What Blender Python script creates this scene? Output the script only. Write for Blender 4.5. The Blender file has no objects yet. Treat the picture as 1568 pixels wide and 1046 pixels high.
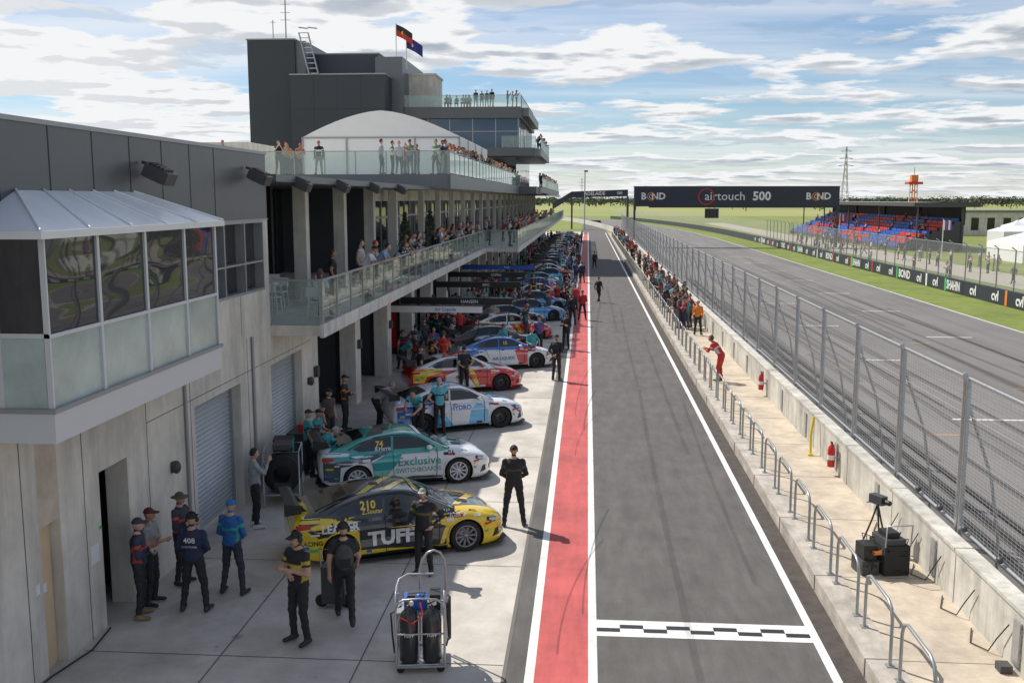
import bpy, bmesh, math, random
from mathutils import Vector, Matrix, Quaternion
from mathutils.bvhtree import BVHTree
random.seed(7)
R=random.random
def U(a,b): return a+(b-a)*R()
scene=bpy.context.scene
COL=scene.collection
try:
    scene.view_settings.view_transform='Standard'; scene.view_settings.look='None'
    scene.view_settings.exposure=0
except Exception: pass

# ---------------------------------------------------------------- materials
M={}
def mat(name,col=(.5,.5,.5),rough=.6,metal=0.,var=0.,vscale=3.,stretch=(1,1,1),bump=0.,bscale=40.,
        spec=.5,coat=0.,alpha=None,col2=None,stain=0.,sscale=.4,wave=0.,streak=0.):
    if name in M: return M[name]
    m=bpy.data.materials.new(name); m.use_nodes=True
    nt=m.node_tree; N=nt.nodes; L=nt.links
    b=N['Principled BSDF']
    b.inputs['Base Color'].default_value=(*col,1); b.inputs['Roughness'].default_value=rough
    b.inputs['Metallic'].default_value=metal; b.inputs['Specular IOR Level'].default_value=spec
    b.inputs['Coat Weight'].default_value=coat
    if coat: b.inputs['Coat Roughness'].default_value=.03
    if var or bump or stain or col2 or wave or streak:
        tc=N.new('ShaderNodeTexCoord'); mp=N.new('ShaderNodeMapping')
        mp.inputs['Scale'].default_value=stretch
        L.new(tc.outputs['Object'],mp.inputs['Vector'])
    cur=None
    if var or col2:
        n=N.new('ShaderNodeTexNoise'); n.inputs['Scale'].default_value=vscale; n.inputs['Detail'].default_value=5; n.inputs['Roughness'].default_value=.65
        L.new(mp.outputs[0],n.inputs['Vector'])
        cr=N.new('ShaderNodeValToRGB'); cr.color_ramp.elements[0].position=.3; cr.color_ramp.elements[1].position=.7
        a=[max(0,c*(1-var)) for c in col]; d=[min(1,c*(1+var)) for c in col]
        if col2: a=col; d=col2
        cr.color_ramp.elements[0].color=(*a,1); cr.color_ramp.elements[1].color=(*d,1)
        L.new(n.outputs['Fac'],cr.inputs['Fac']); cur=cr.outputs['Color']
    def darken(cur,sc,amt,lo,hi,scale=None):
        n2=N.new('ShaderNodeTexNoise'); n2.inputs['Scale'].default_value=sc; n2.inputs['Detail'].default_value=6; n2.inputs['Roughness'].default_value=.7
        if scale:
            m2=N.new('ShaderNodeMapping'); m2.inputs['Scale'].default_value=scale; L.new(tc.outputs['Object'],m2.inputs['Vector']); L.new(m2.outputs[0],n2.inputs['Vector'])
        else: L.new(tc.outputs['Object'],n2.inputs['Vector'])
        r2=N.new('ShaderNodeMapRange'); r2.inputs['From Min'].default_value=lo; r2.inputs['From Max'].default_value=hi
        r2.inputs['To Min'].default_value=1-amt; r2.inputs['To Max'].default_value=1.
        L.new(n2.outputs['Fac'],r2.inputs['Value'])
        mx=N.new('ShaderNodeMix'); mx.data_type='RGBA'; mx.blend_type='MULTIPLY'; mx.inputs['Factor'].default_value=1
        if cur: L.new(cur,mx.inputs['A'])
        else: mx.inputs['A'].default_value=(*col,1)
        L.new(r2.outputs[0],mx.inputs['B']); return mx.outputs['Result']
    if stain: cur=darken(cur,sscale,stain,.35,.6)
    if streak: cur=darken(cur,1.0,streak,.38,.55,(2.5,2.5,.25))
    if cur: L.new(cur,b.inputs['Base Color'])
    if bump or wave:
        n3=N.new('ShaderNodeTexNoise'); n3.inputs['Scale'].default_value=bscale; n3.inputs['Detail'].default_value=2 if not wave else 0
        L.new(mp.outputs[0],n3.inputs['Vector'])
        bp=N.new('ShaderNodeBump'); bp.inputs['Strength'].default_value=bump or wave; bp.inputs['Distance'].default_value=.01 if bump else .1
        L.new(n3.outputs['Fac'],bp.inputs['Height']); L.new(bp.outputs[0],b.inputs['Normal'])
    if alpha is not None: b.inputs['Alpha'].default_value=alpha
    M[name]=m; return m

asphalt=mat('pit_asphalt',(.118,.109,.103),.85,var=.20,vscale=2.2,stretch=(1.6,.3,1),bump=.7,bscale=60,stain=.20,sscale=.8)
asphalt_dk=mat('asphalt_edge',(.075,.062,.055),.9,var=.3,vscale=4,bump=.6,bscale=80)
trackm=mat('track_asphalt',(.18,.168,.157),.85,var=.2,vscale=.8,stretch=(1.2,.05,1),bump=.4,bscale=60,stain=.15,sscale=.12)
redpaint=mat('red_strip',(.55,.10,.095),.7,var=.14,vscale=2.2,stretch=(2,.25,1),stain=.28,sscale=.9,bump=.3,bscale=70)
white=mat('white_line',(.80,.79,.76),.6,var=.08,vscale=5,stain=.22,sscale=1.8)
black=mat('black_paint',(.02,.02,.02),.5)
orange_line=mat('orange_line',(.55,.28,.06),.7)
apron=mat('apron_concrete',(.60,.55,.485),.8,var=.10,vscale=1.5,bump=.25,bscale=60,stain=.30,sscale=.55)
joint=mat('joint_dark',(.16,.145,.13),.9)
walkm=mat('walkway_concrete',(.56,.475,.37),.85,var=.16,vscale=2.5,bump=.3,bscale=50,stain=.25,sscale=.8)
kerbm=mat('kerb_concrete',(.50,.45,.39),.85,var=.2,vscale=4,stretch=(1,.4,2),bump=.3,bscale=40,stain=.3,sscale=1.5)
wallc=mat('barrier_concrete',(.62,.595,.53),.8,var=.12,vscale=3,stretch=(1,.6,1),bump=.2,bscale=40,stain=.25,sscale=.9,streak=.28)
precast=mat('precast_concrete',(.74,.69,.61),.8,var=.10,vscale=1.4,stretch=(1,1,.5),bump=.2,bscale=30,stain=.2,sscale=.8,streak=.18)
precast2=mat('precast_warm',(.62,.52,.42),.8,var=.12,vscale=1.4,bump=.2,bscale=30,stain=.3,sscale=.8)
clad=mat('dark_cladding',(.115,.12,.13),.38,var=.08,vscale=.6,metal=.2)
clad2=mat('dark_cladding_b',(.14,.15,.165),.4,var=.06,vscale=.6,metal=.2)
cladtw=mat('tower_cladding',(.042,.050,.066),.4,var=.08,vscale=.3,metal=.2)
trim=mat('grey_trim',(.33,.34,.36),.4,metal=.4)
whitem=mat('white_metal',(.78,.78,.78),.4,var=.03,vscale=2)
fabric=mat('white_fabric',(.82,.82,.83),.6,var=.03,vscale=1)
galv=mat('galvanised_steel',(.42,.43,.44),.38,metal=.6,var=.15,vscale=9)
railm=mat('rail_steel',(.36,.38,.38),.4,metal=.5,var=.1,vscale=8)
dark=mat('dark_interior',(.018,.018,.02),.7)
dkgrey=mat('dark_grey',(.06,.06,.065),.5)
rubber=mat('tyre_rubber',(.018,.018,.018),.8)
skid1=mat('rubber_mark_faint',(.03,.03,.03),.8,alpha=.13)
skid2=mat('rubber_mark_soft',(.03,.03,.03),.8,alpha=.20)
skid4=mat('rubber_mark_strip',(.03,.03,.03),.8,alpha=.27)
skid3=mat('rubber_mark_dark',(.02,.02,.02),.8,alpha=.40)
glassd=mat('dark_window_glass',(.012,.015,.02),.04,spec=.6,wave=.1,bscale=.8)
glassb=mat('blue_window_glass',(.03,.07,.12),.05,spec=1.,metal=.35)
baygl=mat('bay_glass',(.012,.012,.022),.02,spec=1.,wave=.16,bscale=1.2,stretch=(1,.5,1.8))
frost=mat('frosted_panel',(.42,.50,.48),.12,spec=.7,var=.2,vscale=1.2)
doorm=mat('beige_door',(.66,.50,.32),.5,var=.05)
yellowm=mat('safety_yellow',(.75,.55,.03),.5)
redm=mat('signal_red',(.55,.02,.02),.35)
bluem=mat('tool_blue',(.03,.12,.5),.4)
seatred=mat('seat_red',(.6,.04,.04),.5); seatblue=mat('seat_blue',(.03,.12,.5),.5)
grass=mat('grass',(.14,.19,.03),.9,col2=(.26,.28,.06),vscale=.12,bump=.8,bscale=15,stain=.2,sscale=.05)
verge=mat('verge_grass',(.14,.21,.025),.9,col2=(.23,.26,.05),vscale=.8,bump=.9,bscale=25,stain=.3,sscale=.3)
field=mat('dry_field',(.34,.31,.11),.9,col2=(.18,.25,.05),vscale=.010,stretch=(1,.3,1))
foliage=mat('tree_foliage',(.045,.062,.035),.8,col2=(.09,.11,.06),vscale=.5)  # greens lightened, aerial haze of the distant trees painted into the colour
foliage2=mat('conifer_foliage',(.03,.055,.02),.8,col2=(.06,.09,.03),vscale=3)
bark=mat('bark',(.12,.09,.06),.9)
navy=mat('sign_navy',(.022,.028,.048),.45,var=.1,vscale=.4)
signwhite=mat('sign_white',(.75,.75,.75),.5)
signgreen=mat('sign_green',(.05,.45,.12),.5); signorange=mat('sign_orange',(.7,.2,.03),.5)
signteal=mat('sign_teal',(.02,.35,.38),.5)
bottle=mat('bottle_black',(.025,.027,.03),.3,coat=.3); brass=mat('brass',(.5,.35,.12),.35,metal=.9)

def glass_clear(name,col,a):
    m=bpy.data.materials.new(name); m.use_nodes=True; nt=m.node_tree; N=nt.nodes; L=nt.links
    for n in list(N): N.remove(n)
    o=N.new('ShaderNodeOutputMaterial'); t=N.new('ShaderNodeBsdfTransparent'); t.inputs[0].default_value=(*col,1)
    g=N.new('ShaderNodeBsdfGlossy'); g.inputs['Roughness'].default_value=.03; g.inputs['Color'].default_value=(.9,1,.96,1)
    d=N.new('ShaderNodeBsdfDiffuse'); d.inputs['Color'].default_value=(.5,.6,.56,1)
    f=N.new('ShaderNodeFresnel'); f.inputs['IOR'].default_value=1.5
    m1=N.new('ShaderNodeMixShader'); m2=N.new('ShaderNodeMixShader'); m1.inputs[0].default_value=a
    L.new(t.outputs[0],m1.inputs[1]); L.new(d.outputs[0],m1.inputs[2])
    L.new(f.outputs[0],m2.inputs[0]); L.new(m1.outputs[0],m2.inputs[1]); L.new(g.outputs[0],m2.inputs[2])
    L.new(m2.outputs[0],o.inputs[0]); return m
glassc=glass_clear('balustrade_glass',(.84,.92,.89),.12)
glassw=glass_clear('terrace_glass',(.80,.90,.87),.35)
def mesh_mat(name,sy,sz,w,col=(.45,.46,.47)):
    m=bpy.data.materials.new(name); m.use_nodes=True; nt=m.node_tree; N=nt.nodes; L=nt.links
    b=N['Principled BSDF']; b.inputs['Base Color'].default_value=(*col,1); b.inputs['Metallic'].default_value=.4; b.inputs['Roughness'].default_value=.45
    tc=N.new('ShaderNodeTexCoord'); s=N.new('ShaderNodeSeparateXYZ'); L.new(tc.outputs['Object'],s.inputs[0])
    outs=[]
    for ax,sp in (('Y',sy),('Z',sz)):
        d=N.new('ShaderNodeMath'); d.operation='DIVIDE'; d.inputs[1].default_value=sp; L.new(s.outputs[ax],d.inputs[0])
        f=N.new('ShaderNodeMath'); f.operation='FRACT'; L.new(d.outputs[0],f.inputs[0])
        l=N.new('ShaderNodeMath'); l.operation='LESS_THAN'; l.inputs[1].default_value=w/sp; L.new(f.outputs[0],l.inputs[0]); outs.append(l)
    mx=N.new('ShaderNodeMath'); mx.operation='MAXIMUM'; L.new(outs[0].outputs[0],mx.inputs[0]); L.new(outs[1].outputs[0],mx.inputs[1])
    L.new(mx.outputs[0],b.inputs['Alpha']); return m
fencem=mesh_mat('welded_wire',.15,.06,.0075)
fencem2=mesh_mat('welded_wire_far',.08,.08,.012)

# ---------------------------------------------------------------- mesh builder
class MB:
    def __init__(s): s.v=[];s.f=[];s.m=[];s.sm=[];s.mats=[]
    def mi(s,m):
        if m not in s.mats: s.mats.append(m)
        return s.mats.index(m)
    def add(s,vs,fs,m,smooth=False):
        o=len(s.v); s.v+= [tuple(v) for v in vs]; k=s.mi(m)
        for f in fs: s.f.append([i+o for i in f]); s.m.append(k); s.sm.append(smooth)
    def box(s,x0,x1,y0,y1,z0,z1,m):
        vs=[(x,y,z) for z in (z0,z1) for y in (y0,y1) for x in (x0,x1)]
        s.add(vs,[(0,2,3,1),(4,5,7,6),(0,1,5,4),(2,6,7,3),(0,4,6,2),(1,3,7,5)],m)
    def quad(s,pts,m): s.add(pts,[tuple(range(len(pts)))],m)
    def sheet(s,x0,x1,y0,y1,z,m): s.quad([(x0,y0,z),(x1,y0,z),(x1,y1,z),(x0,y1,z)],m)
    def tube(s,pts,r,m,n=8,cap=True):
        pts=[Vector(p) for p in pts]; 
        if not isinstance(r,(list,tuple)): r=[r]*len(pts)
        vs=[];fs=[]; up=None
        for i,p in enumerate(pts):
            t=(pts[min(i+1,len(pts)-1)]-pts[max(i-1,0)]).normalized()
            if up is None: up=Vector((0,0,1)) if abs(t.z)<.9 else Vector((1,0,0))
            a=t.cross(up).normalized(); 
            if a.length<.01: a=t.orthogonal().normalized()
            b=a.cross(t).normalized(); up=b
            for k in range(n):
                w=2*math.pi*k/n; vs.append(p+(a*math.cos(w)+b*math.sin(w))*r[i])
        for i in range(len(pts)-1):
            for k in range(n):
                k2=(k+1)%n; fs.append((i*n+k,i*n+k2,(i+1)*n+k2,(i+1)*n+k))
        s.add(vs,fs,m,True)
        if cap:
            s.add(vs[:n],[tuple(range(n))],m); s.add(vs[-n:],[tuple(range(n))[::-1]],m)
    def sphere(s,c,r,m,nu=12,nv=8,fn=None):
        if not isinstance(r,(list,tuple)): r=(r,r,r)
        vs=[];fs=[]
        for j in range(nv+1):
            ph=math.pi*j/nv
            for i in range(nu):
                th=2*math.pi*i/nu
                v=Vector((math.sin(ph)*math.cos(th)*r[0],math.sin(ph)*math.sin(th)*r[1],math.cos(ph)*r[2]))
                if fn: v=fn(v)
                vs.append(v+Vector(c))
        for j in range(nv):
            for i in range(nu):
                i2=(i+1)%nu
                fs.append((j*nu+i,(j+1)*nu+i,(j+1)*nu+i2,j*nu+i2))
        s.add(vs,fs,m,True)
    def lathe(s,prof,m,n=20,axis='Y',c=(0,0,0)):
        vs=[];fs=[]; c=Vector(c)
        for (r,h) in prof:
            for k in range(n):
                w=2*math.pi*k/n
                v=Vector((r*math.cos(w),h,r*math.sin(w))) if axis=='Y' else Vector((r*math.cos(w),r*math.sin(w),h))
                vs.append(v+c)
        for i in range(len(prof)-1):
            for k in range(n):
                k2=(k+1)%n; fs.append((i*n+k,i*n+k2,(i+1)*n+k2,(i+1)*n+k))
        s.add(vs,fs,m,True)
    def mesh(s,name):
        me=bpy.data.meshes.new(name); me.from_pydata(s.v,[],s.f)
        for m in s.mats: me.materials.append(m)
        me.polygons.foreach_set('material_index',s.m); me.polygons.foreach_set('use_smooth',s.sm)
        me.update(); return me
    def obj(s,name,parent=None,loc=None,rot=None):
        o=bpy.data.objects.new(name,s.mesh(name)); COL.objects.link(o)
        if parent: o.parent=parent
        if loc: o.location=loc
        if rot is not None: o.rotation_euler=(0,0,rot)
        return o
def empty(name,loc=(0,0,0),rot=0,scale=1):
    e=bpy.data.objects.new(name,None); COL.objects.link(e); e.location=loc; e.rotation_euler=(0,0,rot); e.scale=(scale,)*3; return e
_tc={}
def textgeo(st,bold=0.0):
    if (st,bold) in _tc: return _tc[(st,bold)]
    cu=bpy.data.curves.new('t','FONT'); cu.body=st; cu.resolution_u=2; cu.offset=bold; cu.align_x='CENTER'; cu.align_y='CENTER'
    o=bpy.data.objects.new('t',cu); COL.objects.link(o); dg=bpy.context.evaluated_depsgraph_get(); dg.update()
    me=bpy.data.meshes.new_from_object(o.evaluated_get(dg))
    vs=[tuple(v.co) for v in me.vertices]; fs=[tuple(p.vertices) for p in me.polygons]
    bpy.data.objects.remove(o); bpy.data.meshes.remove(me); bpy.data.curves.remove(cu)
    _tc[(st,bold)]=(vs,fs); return vs,fs
def text_on(mb,st,o,ux,uy,size,m,bold=.015,sx=1.):
    vs,fs=textgeo(st,bold); o=Vector(o);ux=Vector(ux);uy=Vector(uy)
    mb.add([o+ux*v[0]*size*sx+uy*v[1]*size for v in vs],fs,m)

# ---------------------------------------------------------------- ground
b=MB(); b.sheet(-3000,3000,-200,6000,-.03,field); b.obj('ground_terrain')
b=MB(); b.sheet(-60,120,-40,420,-.015,grass); b.obj('infield_grass')
b=MB(); b.sheet(-30,-1.2,-20,215,0,apron)
o=b.obj('garage_apron')
b=MB()
for i in range(50): b.sheet(-7.8,-1.21,6+i*4.1,6.02+i*4.1,.004,joint)
for x in (-5.6,-3.4): b.sheet(x-.01,x+.01,-5,200,.008,joint)
b.obj('apron_joints')
b=MB(); b.sheet(-1.2,4.15,-20,330,0,asphalt); b.obj('pit_lane')
def tx(y): return 0 if y<170 else -((y-170)**2)*.00055
b=MB()
ys=[-20,60,120]+[170+i*12 for i in range(18)]
def band(mb,x0,x1,z,m,ys=ys):
    for a,c in zip(ys[:-1],ys[1:]): mb.quad([(x0+tx(a),a,z),(x1+tx(a),a,z),(x1+tx(c),c,z),(x0+tx(c),c,z)],m)
band(b,6.52,23.2,0,trackm); b.obj('racing_circuit_road')
b=MB(); band(b,23.2,27.5,0.0,verge); band(b,23.0,23.12,.004,white); 
b.obj('verge_grass_strip')
b=MB(); b.sheet(-.72,.08,-10,200,.004,redpaint); b.obj('red_pit_strip')
b=MB()
b.sheet(-.86,-.72,-10,210,.004,white); b.sheet(.08,.22,-10,210,.004,white); b.sheet(3.66,3.80,-10,210,.004,white)
b.sheet(3.80,4.15,-10,200,.004,asphalt_dk); b.sheet(-1.2,-1.14,-10,210,.004,joint)
b.sheet(.22,3.66,15.35,15.98,.004,white)
n=9
for i in range(n):
    w=3.44/n; x=.22+i*w
    if i%2==0: b.sheet(x,x+w,15.52,15.66,.008,black)
    else: b.sheet(x,x+w,15.66,15.80,.008,black)
b.sheet(-2.6,-2.5,30,34,.012,signteal)
b.obj('painted_markings')
b=MB()
for k in range(12):
    for x,y in ((12.9,32.2+12*k),(18.5,27.9+12*k)):
        b.sheet(x-1.15,x+1.15,y,y+.16,.004,white)
        b.sheet(x-2.6,x-1.7,y-2.2,y-2.08,.004,orange_line)
b.obj('grid_markings')
b=MB()
def ribbon(pts,w,z,m):
    for (a,c) in zip(pts[:-1],pts[1:]): 
        b.quad([(a[0]-w/2,a[1],z),(a[0]+w/2,a[1],z),(c[0]+w/2,c[1],z),(c[0]-w/2,c[1],z)],m)
for k in range(11):
    x0=U(.3,3.2); y0=U(12,60); L=U(8,30); d=U(-.5,.5); m_=skid1
    if k<5: x0=U(-.7,.1); d=U(.3,1.2); L=U(5,11); y0=U(13,40); m_=skid4
    ribbon([(x0+d*(t/12)**2,y0+L*t/12) for t in range(13)],U(.025,.05) if k<5 else U(.08,.16),.012+.0015*k,m_)
for xx in (7.6,8.3,9.0,9.6,10.4,11.2,12.0,13.4,15.2,16.0,17.6,18.9):
    for j in range(3):
        x0=xx+U(-.3,.3); y0=U(5,60) if xx>9.5 else U(0,12); L=U(30,90); d=U(-.8,.8)
        ribbon([(x0+d*(t/12)**2,y0+L*t/12) for t in range(13)],U(.18,.3),.006+.001*j+.0007*xx,skid2 if xx>9.5 else skid3)
# small tar seams and oil drips
for k in range(26):
    cx_,cy_=U(-7,-1.6),U(13,60); r_=U(.03,.14); b.quad([(cx_+r_*math.cos(a*.785)*U(.6,1.2),cy_+r_*math.sin(a*.785)*U(.6,1.2),.013+.0005*k) for a in range(8)],skid2)
b.obj('tyre_marks_and_stains')
b=MB(); b.box(4.15,4.62,-20,200,-.2,.30,kerbm); b.box(4.62,6.2,-20,200,-.2,.285,walkm)
for i in range(60): b.box(4.14,4.625,1.0+i*3.3,1.03+i*3.3,.02,.303,joint)
for i in range(60): b.box(4.63,6.19,1.0+i*3.3,1.015+i*3.3,.2,.288,joint)
b.obj('pit_wall_kerb')
b=MB(); y=-8
while y<200:
    b.box(6.2,6.45,y,y+3.46,-.2,1.18,wallc); b.box(6.17,6.48,y,y+3.46,1.18,1.24,wallc); y+=3.5
b.box(6.21,6.44,-8,200,-.2,1.1,joint)
b.obj('concrete_barrier_wall')

# debris fence
b=MB()
y=-3.6; x=6.58
ym=197
while y<ym:
    for dy in (0,.16):
        b.tube([(x,y+dy,.3),(x,y+dy,3.85),(x-.05,y+dy+(.08 if dy==0 else -.08),4.02)],.042,galv,7)
    y1=y+.16; y2=y+3.5
    for z in (1.30,3.95): b.tube([(x,y1,z),(x,y2,z)],.03,galv,6)
    for z in (1.9,2.6,3.3): b.tube([(x+.02,y1,z),(x+.02,y2,z)],.009,galv,4)
    for z in (.9,.55): b.box(x-.40,x+.06,y-.05,y+.21,z,z+.08,galv)
    b.box(x-.42,x-.385,y-.03,y+.19,.4,1.05,galv)
    b.tube([(x,y+.08,3.6),(x+.5,y+.08,2.2),(x+.7,y+.08,1.0),(x+.7,y+.08,0)],.03,galv,5)
    y+=3.5
f=empty('debris_fence'); b.obj('posts_and_rails',f)
b=MB(); b.quad([(x,-3.6,1.3),(x,ym,1.3),(x,ym,3.95),(x,-3.6,3.95)],fencem); b.obj('wire_panels',f)

b=MB(); y=3.2
while y<185:
    x=4.44; r=.22; y2=y+1.35; h=1.22
    pts=[(x,y,.28),(x,y,h-r),(x,y+.3*r,h-.3*r),(x,y+r,h),(x,y2-r,h),(x,y2-.3*r,h-.3*r),(x,y2,h-r),(x,y2,.28)]
    b.tube(pts,.026,railm,8)
    for yy in (y,y2): b.box(x-.06,x+.06,yy-.06,yy+.06,.30,.315,railm)
    y+=1.8
b.obj('hoop_railing')

def extinguisher(x,y,z):
    b=MB(); b.lathe([(0,0),(.085,0),(.09,.02),(.09,.42),(.07,.5),(.03,.54),(.025,.58),(0,.58)],redm,14,'Z')
    b.box(-.02,.02,-.06,.06,.58,.62,black); b.tube([(0,.05,.6),(.08,.1,.5),(.1,.08,.25),(.1,.06,.1)],.014,black,6)
    b.lathe([(.092,.18),(.092,.3)],signwhite,14,'Z'); b.box(.09,.2,-.03,.03,.2,.24,galv)
    b.obj('fire_extinguisher',None,(x,y,z))
extinguisher(6.02,24.3,.5); extinguisher(6.02,34.3,.5)
b=MB(); b.tube([(0,0,0),(.02,.15,.5),(.1,.2,1.0)],.035,yellowm,8); b.box(-.07,.05,-.07,.07,0,.05,yellowm); b.obj('yellow_prybar_stand',None,(5.95,26.2,.285))

# ---------------------------------------------------------------- pit building
pb=empty('pit_building')
WX=-7.85
def piece(fn,name):
    b=MB(); fn(b); return b.obj(name,pb)
def groundwall(b):
    ops=[(13.3,13.87,2.28),(15.1,16.1,2.62),(19.1,21.8,2.85),(24.0,26.7,2.9)]
    y=-6
    for (a,c,h) in ops:
        b.box(-8.25,WX,y,a,-.1,3.85,precast); b.box(-8.25,WX,a,c,h,3.85,precast2 if a<14 else precast); y=c
    b.box(-8.25,WX,y,27.6,-.1,3.85,precast)
    b.box(-8.25,WX,18.25,24.1,3.85,4.85,precast); b.box(-8.25,WX,18.25,18.5,4.85,6.5,precast); b.box(-8.25,WX,23.75,24.1,4.85,6.5,precast)
    b.box(-8.25,WX,-6,18.25,3.85,6.5,precast)
    b.box(-13,-8.25,23.9,24.1,3.85,6.5,precast)
piece(groundwall,'precast_walls')
def wj(b):
    for y in (12.9,14.6,16.9,18.9,22.3): b.box(WX,WX+.004,y,y+.02,0,3.8,joint)
    b.box(WX,WX+.005,16.9,27.6,3.02,3.035,joint)
    for y in (20,22): b.box(WX,WX+.004,y,y+.015,3.9,4.8,joint)
piece(wj,'panel_joints')
def drs(b):
    b.box(-8.1,-8.02,13.32,13.85,0,2.25,doorm); b.box(-8.02,-7.99,13.38,13.42,.95,1.05,galv); b.box(-8.02,-8.01,13.5,13.66,1.2,1.34,signwhite)
    b.box(-10.2,-10,14.2,17.2,-.05,3.4,dkgrey); b.box(-10,-8.26,16.9,17.0,-.05,3.4,dkgrey); b.box(-10,-8.26,14.4,14.5,-.05,3.4,dkgrey); b.box(-10,-8.26,14.5,16.9,3.3,3.4,dkgrey); b.box(-8.24,-7.98,15.1,15.14,0,2.6,clad)
    for (a,c,h) in ((19.1,21.8,2.85),(24.0,26.7,2.9)):
        z=0.03
        while z<h-.01:
            b.quad([(-8.14,a,z),(-8.14,c,z),(-8.10,c,z+.05),(-8.10,a,z+.05)],shut); b.quad([(-8.10,a,z+.05),(-8.10,c,z+.05),(-8.14,c,z+.1),(-8.14,a,z+.1)],shut); z+=.1
        b.box(-8.2,-8.06,a,a+.06,0,h,trim); b.box(-8.2,-8.06,c-.06,c,0,h,trim)
shut=mat('roller_shutter',(.44,.47,.49),.4,metal=.2,var=.06)
piece(drs,'doors_and_shutters')
def wl(b):
    for y,z in ((17.9,1.95),(27.25,1.9)):
        b.sphere((WX+.09,y,z),(.09,.09,.13),dkgrey,12,8); b.box(WX,WX+.05,y-.06,y+.06,z-.1,z+.1,dkgrey)
    b.box(WX,WX+.02,15.02,15.07,1.7,1.75,signgreen)
    b.box(WX,WX+.01,13.1,13.2,1.35,1.5,signwhite); b.box(WX,WX+.01,14.7,14.95,1.2,1.5,signwhite)
    b.tube([(WX+.03,12.9,.05),(WX+.05,13.3,.04),(WX+.2,14.2,.03),(WX+.1,15.0,.03)],.015,black,5)
    for y in (18.6,22.6): b.tube([(WX+.04,y,3.8),(WX+.04,y,.1)],.035,trim,8)
piece(wl,'wall_fittings')
def win(b):
    b.box(-8.12,-8.06,18.5,23.75,4.85,6.5,glassd)
    for y in (18.5,19.8,21.1,22.4,23.69): b.box(-8.06,WX+.01,y,y+.06,4.85,6.5,trim)
    b.box(-8.06,WX+.012,18.5,23.75,4.82,4.88,trim); b.box(-8.06,WX+.012,18.5,23.75,6.44,6.5,trim); b.box(-8.06,WX+.006,18.5,23.75,5.5,5.54,trim)
piece(win,'upper_windows')
def cl(b):
    b.box(-16,WX,-6,24.1,6.53,8.06,clad)
    b.box(-16,WX+.03,-6,24.13,8.06,8.13,trim)
    for i in range(9): y=14.2-1.3*3+i*1.3; b.box(WX,WX+.006,y,y+.025,6.55,8.05,black)
    b.box(-16,WX+.02,18.3,24.12,6.50,6.53,trim)
    b.box(-24,-20.5,60,66,8,10.4,precast)
piece(cl,'dark_cladding_box')
def bay(b):
    X=-6.9; y0,y1=12.2,18.1
    b.box(WX+.001,X+.03,y0-.03,y1+.03,3.84,4.24,trimw); b.box(WX+.001,X+.06,y0-.06,y1+.06,4.24,4.30,trim)
    ys=[12.2,13.62,15.15,16.68,18.1]
    for i,y in enumerate(ys):
        yy=y if i else y0; b.box(X-.06,X+.015,yy-.035 if i else yy,yy+.035,4.3,6.56,trimw)
    b.box(X-.05,X+.02,y0,y1,5.22,5.27,trimw)
    b.box(WX,X,y0-.0,y0+.05,5.22,5.28,trimw); b.box(WX,WX+.3,y0,y0+.05,4.3,6.56,trimw)
    b.box(X-.04,X-.02,y0+.06,y1-.05,4.3,5.22,frost); b.box(X-.04,X-.02,y0+.06,y1-.05,5.28,6.56,baygl)
    b.box(WX+.3,X-.07,y0+.01,y0+.03,4.3,5.22,frost); b.box(WX+.3,X-.07,y0+.01,y0+.03,5.28,6.56,baygl)
    b.box(WX+.01,X-.05,y1-.03,y1-.01,4.3,6.56,frost)
trimw=mat('bay_frame',(.64,.66,.69),.4,metal=.2)
piece(bay,'glazed_bay')
def bayroof(b):
    e=-6.8; z0=6.6
    E0=(e,12.0,z0);E1=(e,18.3,z0);R0=(WX,13.3,7.12);R1=(WX,16.9,7.12);W0=(WX,12.0,z0);W1=(WX,18.3,z0)
    b.quad([E0,E1,R1,R0],awn); b.quad([W0,E0,R0],awn); b.quad([E1,W1,R1],awn)
    b.box(WX,e+.02,11.98,12.02,z0-.10,z0+.0,whitem); b.box(e-.02,e+.02,12.02,18.32,z0-.10,z0,whitem); b.box(WX,e-.02,18.28,18.32,z0-.1,z0,whitem)
    for t in (0,.2,.4,.6,.8,1):
        ya=12.0+6.3*t; yb=13.3+3.6*t
        b.tube([(e,ya,z0+.015),(WX,yb,7.135)],.02,whitem,5)
awn=mat('polycarbonate_awning',(.80,.82,.86),.25,var=.05,vscale=1,spec=.6)
piece(bayroof,'bay_roof')
lens=mat('lamp_lens',(.45,.38,.28),.1)
def flood(x,y,z,name='floodlight'):
    b=MB(); b.tube([(0,0,.1),(.25,0,.15)],.03,dkgrey,6)
    b.box(.15,.6,-.22,.22,-.08,.14,dkgrey); b.box(.19,.56,-.18,.18,-.10,-.08,lens)
    for k in range(5): b.box(.2+.07*k,.22+.07*k,-.2,.2,.14,.19,dkgrey)
    o=b.obj(name,None,(x,y,z)); o.rotation_euler=(0,math.radians(25),0)
for y,z in ((17.2,7.55),(22.6,7.62),(26,7.5),(30.3,7.5),(35,7.5),(40,7.5)): flood(-7.85,y,z)

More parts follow.
